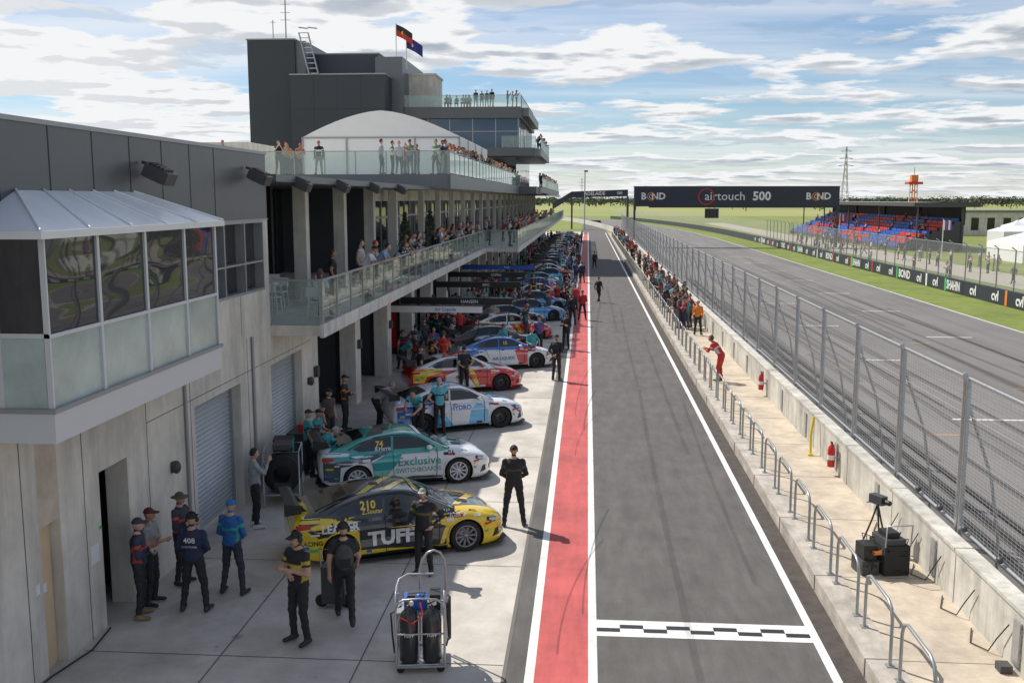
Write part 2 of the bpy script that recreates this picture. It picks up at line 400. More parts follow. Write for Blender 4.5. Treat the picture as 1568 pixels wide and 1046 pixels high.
def slabs(b):
    b.box(-14,-7.6,24.14,49,7.42,7.60,clad2)
    b.box(-14,-6.6,24.12,64,3.62,3.88,precast); b.box(-14,-4.5,64,185,3.62,3.88,precast)
    b.box(-6.6,-6.5,24.10,63.9,3.58,3.92,whitec); b.box(-4.5,-4.4,63.9,185,3.58,3.92,whitec)
    b.box(-16,-6.8,49,112,7.55,8.15,precast); b.box(-6.8,-6.7,48.95,112,7.5,8.2,clad2)
    b.box(-16,-6.8,48.9,49,7.5,8.2,clad2)
    b.box(-16,-5,112,175,7.5,8.3,clad2)
whitec=mat('slab_edge',(.66,.645,.61),.6,var=.08,vscale=2,stain=.2,sscale=1,streak=.2)
piece(slabs,'floor_slabs')
def cols(b):
    for y in (26.2,31,36,41,46): b.box(-9.2,-8.8,y-.2,y+.2,3.88,7.42,precast)
    y=53
    while y<170: b.box(-9.0,-8.7,y-.15,y+.15,3.88,7.5,precast); y+=6
piece(cols,'columns')
def lvl1(b):
    b.box(-13.2,-13,24.2,42,3.88,7.42,glassd)
    for i in range(12): b.box(-13,-12.95,24.5+i*1.5,24.56+i*1.5,3.88,7.42,dkgrey)
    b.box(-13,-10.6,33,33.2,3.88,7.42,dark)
    b.box(-13,-9.4,42,42.2,3.88,7.42,clad)
    b.box(-12.6,-9.8,28,28.2,3.88,7.4,cladtw)
    b.box(-9.8,-9.6,42.2,180,3.88,7.5,glassd)
    y=43
    while y<180: b.box(-9.6,-9.55,y,y+.08,3.88,7.5,trim); y+=1.5
    b.box(-9.6,-9.54,42.2,180,6.1,6.2,trim)
    b.box(-9.6,-9.5,42.2,180,6.9,7.5,precast)
piece(lvl1,'level_one_glazing')
def balus(b,g,x,y0,y1,z,step=1.5,h=1.08,top=railm):
    n=max(1,round((y1-y0)/step)); d=(y1-y0)/n
    for i in range(n+1): b.box(x-.02,x+.02,y0+i*d-.025,y0+i*d+.025,z-.2,z+h,top)
    b.box(x-.03,x+.03,y0,y1,z+h,z+h+.05,top)
    g.quad([(x,y0,z+.05),(x,y1,z+.05),(x,y1,z+h-.02),(x,y0,z+h-.02)],glassc if z<8 else glassw)
def balusx(b,g,y,x0,x1,z,step=1.4,h=1.08,top=railm,gm=None):
    n=max(1,round((x1-x0)/step)); d=(x1-x0)/n
    for i in range(n+1): b.box(x0+i*d-.025,x0+i*d+.025,y-.02,y+.02,z-.05,z+h,top)
    b.box(x0,x1,y-.03,y+.03,z+h,z+h+.05,top)
    g.quad([(x0,y,z+.02),(x1,y,z+.02),(x1,y,z+h-.02),(x0,y,z+h-.02)],gm or (glassc if z<8 else glassw))
b=MB();g=MB()
balus(b,g,-6.56,24.2,63.8,3.9); balus(b,g,-4.46,64.1,185,3.9); balusx(b,g,24.16,-7.8,-6.6,3.9,1.2); balusx(b,g,64.0,-6.5,-4.5,3.9,1.)
balus(b,g,-6.75,49,100,8.2,2.); balusx(b,g,48.93,-16,-6.8,8.2,1.6)
b.obj('balustrade_rails',pb); g.obj('balustrade_glass',pb)
def gar(b):
    y=27.6
    while y<190:
        b.box(-8.4,WX,y,y+.75,-.05,3.62,precast)
        b.box(-16,-8.4,y+.3,y+.45,0,3.6,dkgrey)
        b.box(WX,WX+.12,y+.25,y+.5,1.9,2.2,dkgrey)
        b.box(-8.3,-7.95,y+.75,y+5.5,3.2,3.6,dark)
        y+=5.5
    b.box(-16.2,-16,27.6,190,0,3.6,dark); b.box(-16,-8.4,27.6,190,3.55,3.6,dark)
piece(gar,'garage_bays')
def garc(b):
    y=27.6; k=0
    cols=[dkgrey,dkgrey,redm,signwhite,dkgrey,bluem,signorange,signteal,signwhite]
    while y<180:
        m=cols[k%len(cols)]
        b.box(-15,-8.6,y+5.70,y+5.78,.3,2.6,m); 
        b.box(-12,-11.4,y+1.2,y+3.4,0,1.0,cols[(k+2)%9]); b.box(-9.3,-8.8,y+1.0,y+1.9,0,.95,cols[(k+1)%9])
        for j in range(3):
            b.lathe([(.15,0),(.32,0),(.34,.05),(.34,.2),(.32,.25),(.15,.25)],rubber,14,'Z',(-9.1,y+2.6,.26*j+.01))
        y+=5.5;k+=1
piece(garc,'garage_equipment')
def tower(b):
    b.box(-33.3,-28.6,98,112,8,22.3,cladtw)
    b.box(-28.6,-27.6,98.3,112,18.6,22.2,clad2)  # lighter cladding strip: the tower's sunlit side put into the colour
    b.box(-28.6,-19.4,96,101,8,18.7,cladtw); b.box(-27.6,-21,101,112,8,21.3,cladtw); b.box(-21,-18.3,99.5,112,8,20.8,clad2)
    b.box(-27.7,-20.9,101,112,21.3,21.42,trim); b.box(-33.4,-28.5,97.9,112,22.3,22.42,trim); b.box(-28.6,-19.3,95.9,101,18.7,18.82,trim)
    b.box(-18.3,-15.6,103,108,15,19.4,precast); b.box(-18.4,-15.5,102.9,108.1,19.4,19.6,precast)
    for i in range(4): b.box(-28.6+2.3*i,-28.57+2.3*i,95.99,96.0,8,18.7,black)
    for z in (12.4,15.5): b.box(-28.6,-19.4,95.985,95.995,z,z+.04,black)
piece(tower,'stair_tower')
def ctrl(b):
    b.box(-19.5,-6.6,100,124,14.9,16.0,clad); b.box(-16,-6.9,100.6,124,12.0,14.9,glassb)
    b.box(-19.4,-16,100.6,124,8,14.9,clad)
    b.box(-16.5,-5.2,99.6,124,11.2,12.0,clad); b.box(-12.5,-7.2,101,124,8.2,11.2,glassd)
    for x in (-16,-13.8,-11.5,-9.2,-6.95): b.box(x-.05,x+.05,100.5,100.59,12,14.9,trim)
    b.box(-16,-6.9,100.51,100.58,13.6,13.68,trim)
    for i in range(10): b.box(-6.9,-6.86,100.7+i*2.4,100.8+i*2.4,12,14.9,trim)
    b.box(-7.2,-5.0,98,124,7.5,8.2,clad)
    vs=[];n=10
    for k in range(n+1):
        a=-math.pi/2+math.pi/2*k/n; vs.append((-6.9+2.2*math.cos(a),101.8+2.2*math.sin(a)))
    for z0,z1,m in ((11.25,11.95,clad2),(7.6,8.15,clad2)):
        for (p,q) in zip(vs[:-1],vs[1:]): b.quad([(p[0],p[1],z0),(q[0],q[1],z0),(q[0],q[1],z1),(p[0],p[1],z1)],m)
        b.quad([(-6.9,101.8,z0)]+[(p[0],p[1],z0) for p in vs],m); b.quad([(-6.9,101.8,z1)]+[(p[0],p[1],z1) for p in vs],m)
        b.box(-6.9,-4.7,101.8,122,z0,z1,m)
    b.box(-6.6,-5.9,100.4,120,15.1,15.9,clad2)
piece(ctrl,'control_tower')
b=MB();g=MB()
balusx(b,g,100.05,-19.5,-6.6,16,1.5); balus(b,g,-4.75,102,122,12,1.5); balus(b,g,-6.65,100,122,16,1.5); balusx(b,g,99.7,-8.5,-5.2,12,1.2); balus(b,g,-5.05,112,172,8.3,2)
b.obj('tower_balustrade',pb); g.obj('tower_balustrade_glass',pb)
b=MB()
b.tube([(-30,100,22.3),(-30,100,27)],.07,galv,6); b.tube([(-31.3,100,22.3),(-31.3,100,24.5)],.05,galv,6)
for z in (24.5,25.2,26): b.tube([(-30.5,100,z),(-29.5,100,z)],.03,galv,4)
b.tube([(-31.6,100,24.3),(-31,100,24.3)],.03,galv,4)
b.obj('antenna_mast')
b=MB()
for dx in (0,.9):
    b.tube([(-27.9+dx,97.2,22.8),(-26.6+dx,95.7,18.8)],.08,galv,6); b.tube([(-27.9+dx,97.2,23.3),(-27.2+dx,97.9,23.3)],.06,galv,5)
for i in range(9):
    t=i/8; b.tube([(-27.9+1.3*t,97.2-1.5*t,22.8-4*t),(-27+1.3*t,97.2-1.5*t,22.8-4*t)],.04,galv,4)
b.obj('roof_ladder')
def flag(x,y,z,bands,spot=None):
    b=MB(); b.tube([(0,0,0),(0,0,3.2)],.05,whitem,6)
    n=8
    f=lambda t:.16*math.sin(t*5)
    for i in range(n):
        x0=i*.2;x1=(i+1)*.2
        for k,m in enumerate(bands):
            z1=3.1-k*1.1/len(bands)-.9*(i/n)**1.3; z0=z1-1.1/len(bands); dz=-.9*(((i+1)/n)**1.3-(i/n)**1.3)
            b.quad([(x0,f(x0),z0),(x1,f(x1),z0+dz),(x1,f(x1),z1+dz),(x0,f(x0),z1)],m)
    if spot: b.sphere((.75,-.02,2.25),(.22,.03,.22),spot,10,8)
    b.obj('flag',None,(x,y,z))
flag(-18.9,99.6,20.8,[black,redm],yellowm); flag(-18.0,100.2,19.7,[mat('flag_blue',(.02,.03,.2),.6)],signwhite)

mq=empty('event_marquee')
b=MB(); x0,x1,y0,y1=-16.6,-7.4,58,74; ze=10.55; zr=12.05; cx=(x0+x1)/2; n=14
def rz(t): return ze+(zr-ze)*(1-abs(2*t-1)**1.6)
for i in range(n):
    t0=i/n;t1=(i+1)/n; xa=x0+(x1-x0)*t0; xb=x0+(x1-x0)*t1
    b.add([(xa,y0,rz(t0)),(xb,y0,rz(t1)),(xb,y1,rz(t1)),(xa,y1,rz(t0))],[(0,1,2,3)],fabric)
    b.quad([(xa,y0+.01,8.2),(xb,y0+.01,8.2),(xb,y0+.01,rz(t1)),(xa,y0+.01,rz(t0))],fabric)
b.quad([(x1,y0,8.2),(x1,y1,8.2),(x1,y1,ze),(x1,y0,ze)],fabric); b.quad([(x0,y0,8.2),(x0,y1,8.2),(x0,y1,ze),(x0,y0,ze)],fabric)
b.box(x0-.03,x1+.05,y0-.05,y0-.01,ze-.08,ze,trim)
for x in (x0,cx-2,cx+2,x1): b.box(x-.05,x+.05,y0-.06,y0-.0,8.2,ze,trim)
for y in (62,66,70): b.box(x1+.0,x1+.05,y-.05,y+.05,8.2,ze,trim)
b.obj('canvas',mq)

# ---------------------------------------------------------------- gantries
gn=empty('overhead_gantry_sign')
b=MB(); Y=149
b.box(6.8,36.4,Y,Y+1.2,5.9,8.75,navy); b.box(6.7,36.5,Y-.05,Y+1.25,8.75,8.85,dkgrey)
for x,st,sz,m in ((9.6,'B  ND',1.35,signwhite),(20.0,'airtouch',1.75,signwhite),(25.3,'500',1.75,signwhite),(33.4,'B  ND',1.35,signwhite)):
    text_on(b,st,(x,Y-.02,7.35),(1,0,0),(0,0,1),sz,m,.03 if st!='airtouch' else .0)
def ring(cx,cz,r0,r1,m,y):
    for w in range(24):
        a=w*math.pi/12; a2=(w+1)*math.pi/12
        b.quad([(cx+r1*math.cos(a),y,cz+r1*math.sin(a)),(cx+r1*math.cos(a2),y,cz+r1*math.sin(a2)),(cx+r0*math.cos(a2),y,cz+r0*math.sin(a2)),(cx+r0*math.cos(a),y,cz+r0*math.sin(a))],m)
ring(17.3,7.35,1.05,1.2,redm,Y-.03)
for x in (9.3,33.1): ring(x,7.35,.5,.62,signorange,Y-.03); ring(x,7.35,.25,.33,signwhite,Y-.03)
b.obj('sign_beam',gn)
b=MB()
for x in (6.9,36.2):
    for dy in (0,1): b.tube([(x,Y+dy,0),(x,Y+dy,6)],.14,dkgrey,8)
    for k in range(5): b.tube([(x,Y,k*1.2),(x,Y+1,k*1.2+1.2)],.05,dkgrey,5)
b.box(17.2,19.2,Y+.3,Y+.6,4.2,5.6,dkgrey)
for i in range(4):
    for j in range(3): b.sphere((17.5+.47*i,Y+.28,4.5+.4*j),.13,black,8,6)
b.tube([(17.8,Y+.45,5.6),(17.8,Y+.45,5.95)],.05,dkgrey,6); b.tube([(18.6,Y+.45,5.6),(18.6,Y+.45,5.95)],.05,dkgrey,6)
b.box(9,36.3,Y+.2,Y+1,5.72,5.9,dkgrey)
b.obj('gantry_supports',gn)
br=empty('pedestrian_bridge_sign'); b=MB(); Y=235
b.quad([(-3.8,Y,7.3),(9.5,Y+5,7.6),(9.5,Y+5,9.2),(-3.8,Y,8.7)],navy); b.quad([(-3.8,Y,7.3),(-8,Y-6,4.6),(-8,Y-6,6.0),(-3.8,Y,8.7)],navy)
text_on(b,'ADELAIDE',(1.6,Y+1.9,8.2),(.936,.35,0.02),(0,0,1),1.15,signwhite,.02); text_on(b,'500',(7.5,Y+4.1,8.35),(.936,.35,.02),(0,0,1),.9,signwhite,.02)
b.box(-3.9,-3.5,Y,Y+1,0,7.4,dkgrey); b.box(9.2,9.7,Y+4.9,Y+6,0,7.6,dkgrey); b.obj('bridge_parapet',br)
b=MB(); b.tube([(0,0,0),(0,0,13)],.14,galv,8); b.tube([(0,0,13),(.6,0,13.3)],.08,galv,6); b.box(-.2,.7,-.3,.3,13.1,13.5,redm); b.obj('lighting_mast',None,(-.7,232,0))

b=MB()
aw=empty('advertising_barrier')
b.box(27.5,27.8,20,168,-.1,1.05,navy)
b.obj('barrier',aw); b=MB()
i=0; y=40
wd=['cvl','cvl','SHAHIN','cvl','cvl','BOND','cvl']
acc=[redm,signwhite,signorange,signgreen,redm]
while y<165:
    st=wd[i%7]; L=3.9
    if st=='SHAHIN': b.box(27.486,27.496,y,y+L-.1,.06,1.0,navy); b.box(27.482,27.4965,y+L-.5,y+L-.1,.06,1.0,signgreen)
    elif i%2: b.box(27.487,27.495,y,y+.35,.04,1.04,acc[i%5])
    text_on(b,st,(27.48,y+L/2,.52),(0,-1,0),(0,0,1),.95,signwhite,.03,1.15 if st!='SHAHIN' else .8)
    y+=L; i+=1
b.obj('barrier_lettering',aw)
b=MB(); y=20
while y<168:
    b.tube([(29.4,y,0),(29.4,y,3.5),(29.1,y,3.7)],.05,galv,5); y+=3
for z in (.9,3.45): b.tube([(29.4,20,z),(29.4,168,z)],.03,galv,5)
f=empty('spectator_debris_fence'); b.obj('posts',f)
b=MB(); b.quad([(29.4,20,.05),(29.4,168,.05),(29.4,168,3.5),(29.4,20,3.5)],fencem2); b.obj('wire',f)
b=MB()
yy=[168+i*10 for i in range(20)]
for a,c in zip(yy[:-1],yy[1:]):
    for X,h,m in ((27.5,1.05,navy),(6.3,1.2,wallc)):
        if X<10 and a<196: continue
        b.quad([(X+tx(a),a,0),(X+tx(c),c,0),(X+tx(c),c,h),(X+tx(a),a,h)],m)
    b.quad([(29.4+tx(a),a,.05),(29.4+tx(c),c,.05),(29.4+tx(c),c,3.4),(29.4+tx(a),a,3.4)],fencem2)
b.obj('outer_barrier')
b=MB(); b.sheet(34,40,20,300,-.008,mat('gravel_path',(.40,.36,.29),.9,var=.15)); b.obj('spectator_path')
gs=empty('grandstand'); b=MB()
for i in range(9):
    z=.6+i*.42; x=42+i*.95
    b.box(x,x+.95,140,212,0,z,dkgrey)
    y=140.5
    while y<211.5:
        sec=int((y-140)//9)%3
        mm=seatblue if sec==1 or (i+sec)%4==0 else seatred
        b.box(x+.35,x+.8,y,y+2.0,z+.02,z+.42,mm); y+=2.25
b.obj('seating',gs); b=MB()
b.box(44,52.5,139,213,6.3,6.5,whitem); b.box(50.8,51,140,212,3.5,6.3,dark); b.box(43.9,44,139,213,6.0,6.55,dkgrey); b.box(44,52.5,138.9,139,5.9,6.55,dkgrey)
for y in (140,158,176,194,212): b.box(50.5,50.8,y-.15,y+.15,0,6.3,dkgrey); b.box(44.6,44.8,y-.1,y+.1,0,6.3,dkgrey)
b.obj('roof_and_frame',gs)
def tent(x,y,w,d,h,hr):
    b=MB(); b.quad([(-w,-d,0),(w,-d,0),(w,-d,h),(-w,-d,h)],fabric); b.quad([(-w,-d,0),(-w,d,0),(-w,d,h),(-w,-d,h)],fabric)
    b.quad([(w,-d,0),(w,d,0),(w,d,h),(w,-d,h)],fabric); b.quad([(-w,d,0),(w,d,0),(w,d,h),(-w,d,h)],fabric)
    for p,q in (((-w,-d),(w,-d)),((w,-d),(w,d)),((w,d),(-w,d)),((-w,d),(-w,-d))):
        m1=(p[0]*.35,p[1]*.35,h+(hr-h)*.5);m2=(q[0]*.35,q[1]*.35,h+(hr-h)*.5)
        b.quad([(p[0],p[1],h),(q[0],q[1],h),m2,m1],fabric); b.quad([m1,m2,(0,0,hr)],fabric)
    b.obj('marquee_tent',None,(x,y,0))
tent(51.5,118,4,5,2.0,4.2); tent(62,150,3,3,2.4,4); tent(70,165,3,3,2.4,4); tent(75,178,3,3,2.4,4)
b=MB(); b.box(66,100,200,212,0,4.5,precast); b.box(65.5,100.5,199.5,212.5,4.5,4.8,clad2)
for i in range(10): b.box(68+3*i,69.4+3*i,199.96,200.02,1,3.4,glassd)
b.obj('spectator_building')
b=MB()
for k in range(3):
    y=[100,125,175][k]; b.tube([(0,y,0),(0,y,4.6)],.05,whitem,6)
    for i in range(5): b.quad([(i*.2,y+.05*math.sin(i),3.3),(i*.2+.2,y+.05*math.sin(i+1),3.25),(i*.2+.2,y+.05*math.sin(i+1),4.4),(i*.2,y+.05*math.sin(i),4.45)],[redm,signwhite,bluem][(k+i)%3])
b.obj('banner_flags',None,(43,0,0))
def pylon(x,y,h,name='transmission_pylon',m=galv):
    b=MB(); w=h*.11
    def c(z): return w*(1-z/h)**1.3*.5+.35
    lv=[h*i/9 for i in range(10)]
    for a,d in zip(lv[:-1],lv[1:]):
        ca,cd=c(a),c(d)
        P=[(-ca,-ca,a),(ca,-ca,a),(ca,ca,a),(-ca,ca,a)];Q=[(-cd,-cd,d),(cd,-cd,d),(cd,cd,d),(-cd,cd,d)]
        for k in range(4):
            b.tube([P[k],Q[k]],h*.004,m,4); b.tube([P[k],Q[(k+1)%4]],h*.0025,m,4); b.tube([P[(k+1)%4],Q[k]],h*.0025,m,4)
    for z,l in ((h*.68,h*.13),(h*.8,h*.11),(h*.92,h*.09)): 
        b.tube([(-l,0,z),(0,0,z+h*.03),(l,0,z)],h*.004,m,4); b.tube([(-l,0,z),(l,0,z)],h*.003,m,4)
    b.obj(name,None,(x,y,0))
pylon(224,900,52); pylon(-9,1500,38); pylon(900,1800,45)
b=MB()
for k in range(4):
    a=k*math.pi/2; p=(1.8*math.cos(a),1.8*math.sin(a)); b.tube([(p[0],p[1],0),(p[0]*.7,p[1]*.7,13)],.2,signorange if k%2 else signwhite,6)
for z in (3,6,9,12): 
    for k in range(4):
        a=k*math.pi/2;a2=a+math.pi/2; b.tube([(1.6*math.cos(a),1.6*math.sin(a),z),(1.5*math.cos(a2),1.5*math.sin(a2),z+1.5)],.12,redm,5)
b.box(-2.6,2.6,-2.6,2.6,12.5,13.4,redm); b.box(-1.2,1.2,-1.2,1.2,13.4,16,signorange); b.tube([(0,0,16),(0,0,19)],.1,dkgrey,5)
b.obj('lighting_tower',None,(124,395,0))  # red and white lighting tower
b=MB()
def clump(x,y,h,w):
    b.tube([(x,y,0),(x,y,h*.5)],w*.06,bark,4,False)
    for i in range(30):
        a=U(0,6.28); rr=w*math.sqrt(R())*.9; zz=h*(.25+.72*R()); k=1-abs(zz/h-.6)*1.1; rr*=max(.2,k)
        cx_,cy_=x+rr*math.cos(a),y+rr*math.sin(a)*.6; s=w*U(.08,.2)
        vs=[(cx_+U(-s,s),cy_+U(-s,s),zz+U(-s,s)*.8) for _ in range(4)]
        b.add(vs,[(0,1,2),(0,2,3),(1,3,0)],foliage)
for i in range(620):
    y=U(900,2000); x=U(-.10,.62)*y
    clump(x,y,U(5,9)*(1.4 if y>1400 else 1),U(6,14))
for i in range(26): 
    y=U(550,800); clump(U(.02,.6)*y,y,U(3.5,6),U(3,5))
b.obj('distant_trees')
b=MB(); b.box(-400,1400,2000,2002,0,7,foliage)
b.obj('distant_woodland')
def conifer(x,y,z,h):
    b=MB(); b.lathe([(.2,0),(.28,.45),(.24,.45),(0,.42)],dkgrey,12,'Z'); b.tube([(0,0,.4),(0,0,h)],[.04,.01],bark,6)
    for i in range(900):
        t=R(); zz=.5+t*(h-.5); rr=(.45*(1-t)+.05)*math.sqrt(U(.2,1))*U(.7,1.15); a=U(0,6.28); s=.07
        p=Vector((rr*math.cos(a),rr*math.sin(a),zz))
        b.add([p+Vector((U(-s,s),U(-s,s),U(-s,s))) for _ in range(3)],[(0,1,2)],foliage2)
    b.obj('potted_conifer',None,(x,y,z))
conifer(-7.9,43,3.9,2.5); conifer(-7.9,50,3.9,2.5)

# ---------------------------------------------------------------- people
BASE=dict(pel=(0,0,.95),chest=(0,.0,1.28),neck=(0,-.01,1.47),head=(0,.02,1.63),
 shL=(-.175,0,1.40),elL=(-.235,-.04,1.13),wrL=(-.235,.05,.88),shR=(.175,0,1.40),elR=(.235,-.04,1.13),wrR=(.235,.05,.88),
 hipL=(-.09,0,.92),knL=(-.11,.03,.50),anL=(-.13,-.02,.09),hipR=(.09,0,.92),knR=(.11,.03,.50),anR=(.14,-.02,.09))
def P(**k): d=dict(BASE); d.update(k); return d
POSES={
 'idle':P(knR=(.13,.07,.50),anR=(.17,.04,.09)),
 'crossed':P(elL=(-.25,.05,1.14),wrL=(.06,.21,1.20),elR=(.25,.05,1.14),wrR=(-.08,.25,1.15)),
 'clasp':P(elL=(-.25,.0,1.13),wrL=(-.05,.19,.95),elR=(.25,.0,1.13),wrR=(.06,.19,.96),anL=(-.2,-.02,.09),anR=(.2,-.02,.09),knL=(-.15,.03,.5),knR=(.15,.03,.5)),
 'behind':P(elL=(-.26,-.1,1.14),wrL=(-.05,-.19,.98),elR=(.26,-.1,1.14),wrR=(.05,-.19,1.0)),
 'walk':P(knL=(-.1,.2,.52),anL=(-.11,.30,.11),knR=(.1,.0,.5),anR=(.11,-.30,.16),elL=(-.24,-.12,1.15),wrL=(-.24,-.08,.9),elR=(.24,.06,1.14),wrR=(.22,.22,.96)),
 'lean':P(pel=(0,-.05,.93),chest=(0,.16,1.21),neck=(0,.28,1.37),head=(0,.36,1.50),shL=(-.18,.23,1.30),elL=(-.24,.36,1.06),wrL=(-.10,.55,1.12),shR=(.18,.23,1.30),elR=(.24,.36,1.06),wrR=(.10,.57,1.12),hipL=(-.09,-.05,.91),hipR=(.09,-.05,.91)),
 'bend':P(pel=(0,-.12,.93),chest=(0,.14,1.13),neck=(0,.30,1.25),head=(0,.42,1.34),shL=(-.18,.26,1.2),elL=(-.22,.40,.96),wrL=(-.12,.58,.84),shR=(.18,.26,1.2),elR=(.22,.42,.98),wrR=(.14,.62,.92),hipL=(-.09,-.12,.9),hipR=(.09,-.12,.9)),
 'phone':P(elR=(.24,.16,1.24),wrR=(.07,.30,1.46),elL=(-.24,.14,1.2),wrL=(-.06,.30,1.42)),
 'hip':P(elL=(-.36,-.08,1.17),wrL=(-.19,.04,1.0),elR=(.24,.1,1.12),wrR=(.16,.30,1.08)),
 'sit':P(pel=(0,-.05,.50),chest=(0,.0,.83),neck=(0,.03,1.02),head=(0,.07,1.17),shL=(-.175,.02,.95),elL=(-.23,.1,.70),wrL=(-.12,.3,.66),shR=(.175,.02,.95),elR=(.23,.1,.70),wrR=(.12,.3,.66),hipL=(-.1,-.04,.47),hipR=(.1,-.04,.47),knL=(-.15,.38,.50),anL=(-.15,.33,.09),knR=(.15,.38,.50),anR=(.15,.33,.09)),
}
def seg(p,a,b):
    ab=b-a; t=max(0,min(1,(p-a).dot(ab)/max(1e-9,ab.dot(ab)))); return (p-(a+ab*t)).length,t
_pm={}
SK=[mat('slot%d'%i) for i in range(7)]
def person_mesh(pose,short,hat,lod=0):
    key=(pose,short,hat,lod)
    if key in _pm: return _pm[key]
    J={k:Vector(v) for k,v in POSES[pose].items()}
    b=MB(); m=SK[0]
    def cap(p,q,r0,r1,n=10):
        d=(q-p); d.normalize(); pts=[];rs=[]
        for a in (-90,-55,-20): pts.append(p+d*r0*math.sin(math.radians(a))); rs.append(max(.002,r0*math.cos(math.radians(a))))
        for a in (20,55,90): pts.append(q+d*r1*math.sin(math.radians(a))); rs.append(max(.002,r1*math.cos(math.radians(a))))
        b.tube(pts,rs,m,n)
    caps=[]
    for S in 'LR':
        sh,el,wr,hip,kn,an=[J[k+S] for k in ('sh','el','wr','hip','kn','an')]
        c=[(sh,el,.064,.052,'ua'),(el,wr,.048,.033,'fa'),(hip,kn,.102,.072,'th'),(kn,an,.070,.056,'sh')]
        toe=an+Vector((.03*(1 if S=='R' else -1),.17,-.04))
        c.append((an+Vector((0,-.04,-.035)),toe,.048,.038,'shoe'))
        for q in c: cap(*q[:4]); caps.append(q)
    sp=[J['pel']-(J['chest']-J['pel']).normalized()*.07,J['pel'],J['pel'].lerp(J['chest'],.5),J['chest'],J['chest'].lerp(J['neck'],.55),J['chest'].lerp(J['neck'],.85),J['neck']+ (J['head']-J['neck'])*.1]
    W=[(.14,.10),(.178,.128),(.160,.118),(.185,.128),(.195,.11),(.12,.08),(.06,.058)]
    vs=[];n=16
    for i,p in enumerate(sp):
        t=(sp[min(i+1,6)]-sp[max(i-1,0)]).normalized(); ax=Vector((1,0,0)); ay=t.cross(ax).normalized()
        for k in range(n):
            w=2*math.pi*k/n; vs.append(p+ax*W[i][0]*math.cos(w)+ay*W[i][1]*math.sin(w))
    fs=[]
    for i in range(6):
        for k in range(n): k2=(k+1)%n; fs.append((i*n+k,i*n+k2,(i+1)*n+k2,(i+1)*n+k))
    fs.append(tuple(range(n))[::-1]); fs.append(tuple(range(6*n,7*n)))
    b.add(vs,fs,m)
    cap(J['neck'],J['head'],.055,.055)
    me=b.mesh('tmp'); o=bpy.data.objects.new('tmp',me); COL.objects.link(o)
    r=o.modifiers.new('r','REMESH'); r.mode='VOXEL'; r.voxel_size=.018 if lod==0 else .034
    s=o.modifiers.new('s','SMOOTH'); s.iterations=3; s.factor=.5
    dg=bpy.context.evaluated_depsgraph_get(); dg.update()
    bm_=bpy.data.meshes.new_from_object(o.evaluated_get(dg)); bpy.data.objects.remove(o); bpy.data.meshes.remove(me)
    out=MB(); vs=[v.co.copy() for v in bm_.vertices]
    groups={i:[] for i in range(7)}
    up=(J['chest']-J['pel']).normalized()
    for p in bm_.polygons:
        c=p.center; best=None
        for (a,q,r0,r1,l) in caps:
            d,t=seg(c,a,q); d-=r0+(r1-r0)*t
            if best is None or d<best[0]: best=(d,l,t)
        dt,tt=seg(c,J['pel'],J['neck']); dt-=.14
        dh,th=seg(c,J['neck']+(J['head']-J['neck'])*.15,J['head']); dh-=.05
        lab=best[1]; 
        if dt<best[0]: lab='torso'
        if dh<min(best[0],dt) : lab='neck'
        if lab=='torso' or lab=='th':
            g_=1 if (c-J['pel']).dot(up)>(-.02) and lab=='torso' else (2)
            if lab=='torso' and (c-J['neck']).length<.07: g_=0
            elif g_==1 and (.50<tt<.60 or (abs(c.x)>.135 and tt<.5)): g_=6
        elif lab=='ua': g_=0 if short and best[2]>.62 else (6 if .30<best[2]<.5 else 1)
        elif lab=='fa': g_=0 if short else 1
        elif lab=='sh': g_=2 if best[2]<.93 else 3
        elif lab=='shoe': g_=3
        else: g_=0
        groups[g_].append(tuple(p.vertices))
    lab_v={}
    for g_,f in groups.items():
        if g_ in (1,2,6):
            for q in f:
                for i in q: lab_v[i]=1
    if lod==0:
        for i in lab_v:
            v=vs[i]; nrm=bm_.vertices[i].normal
            a_=math.sin(v.z*55+v.x*30+math.sin(v.y*40)*1.5)*.0035+math.sin(v.z*23+v.y*35)*.004
            vs[i]=v+nrm*a_
    out.v=[tuple(v) for v in vs]
    for g_,f in groups.items():
        k=out.mi(SK[g_])
        for q in f: out.f.append(list(q)); out.m.append(k); out.sm.append(True)
    for i in range(7): out.mi(SK[i])
    bpy.data.meshes.remove(bm_)
    H=J['head']; nu,nv=(16,12) if lod==0 else (10,7)
    def hf(v):
        k=1-.28*max(0,-v.z/.115); v=Vector((v.x*k,v.y*(1-.12*max(0,-v.z/.115))+(.012 if v.z<0 and v.y>0 else 0),v.z)); return v
    out.sphere(H,(.074,.094,.115),SK[0],nu,nv,hf)
    out.add([H+Vector(q) for q in ((0,.092,.015),(-.014,.090,-.03),(.014,.090,-.03),(0,.118,-.026),(0,.088,-.038))],[(0,1,3),(0,3,2),(1,4,3),(3,4,2)],SK[0],True)
    for sx in (-1,1):
        out.sphere(H+Vector((.075*sx,0,-.005)),(.012,.02,.032),SK[0],8,6)
        if lod==0:
            out.sphere(H+Vector((.03*sx,.083,.012)),(.014,.008,.008),SK[5],8,5); out.box(H.x+.03*sx-.017,H.x+.03*sx+.017,H.y+.083,H.y+.092,H.z+.027,H.z+.033,SK[4])
    if lod==0: out.box(H.x-.024,H.x+.024,H.y+.085,H.y+.0915,H.z-.062,H.z-.056,SK[5])
    def hair(v):
        if v.y>.035 and v.z<.052: v=Vector((v.x,.035,v.z))
        if v.z<-.05: v=Vector((v.x*.75,v.y*.85,-.05-(abs(v.z)-.05)*.3))
        return v
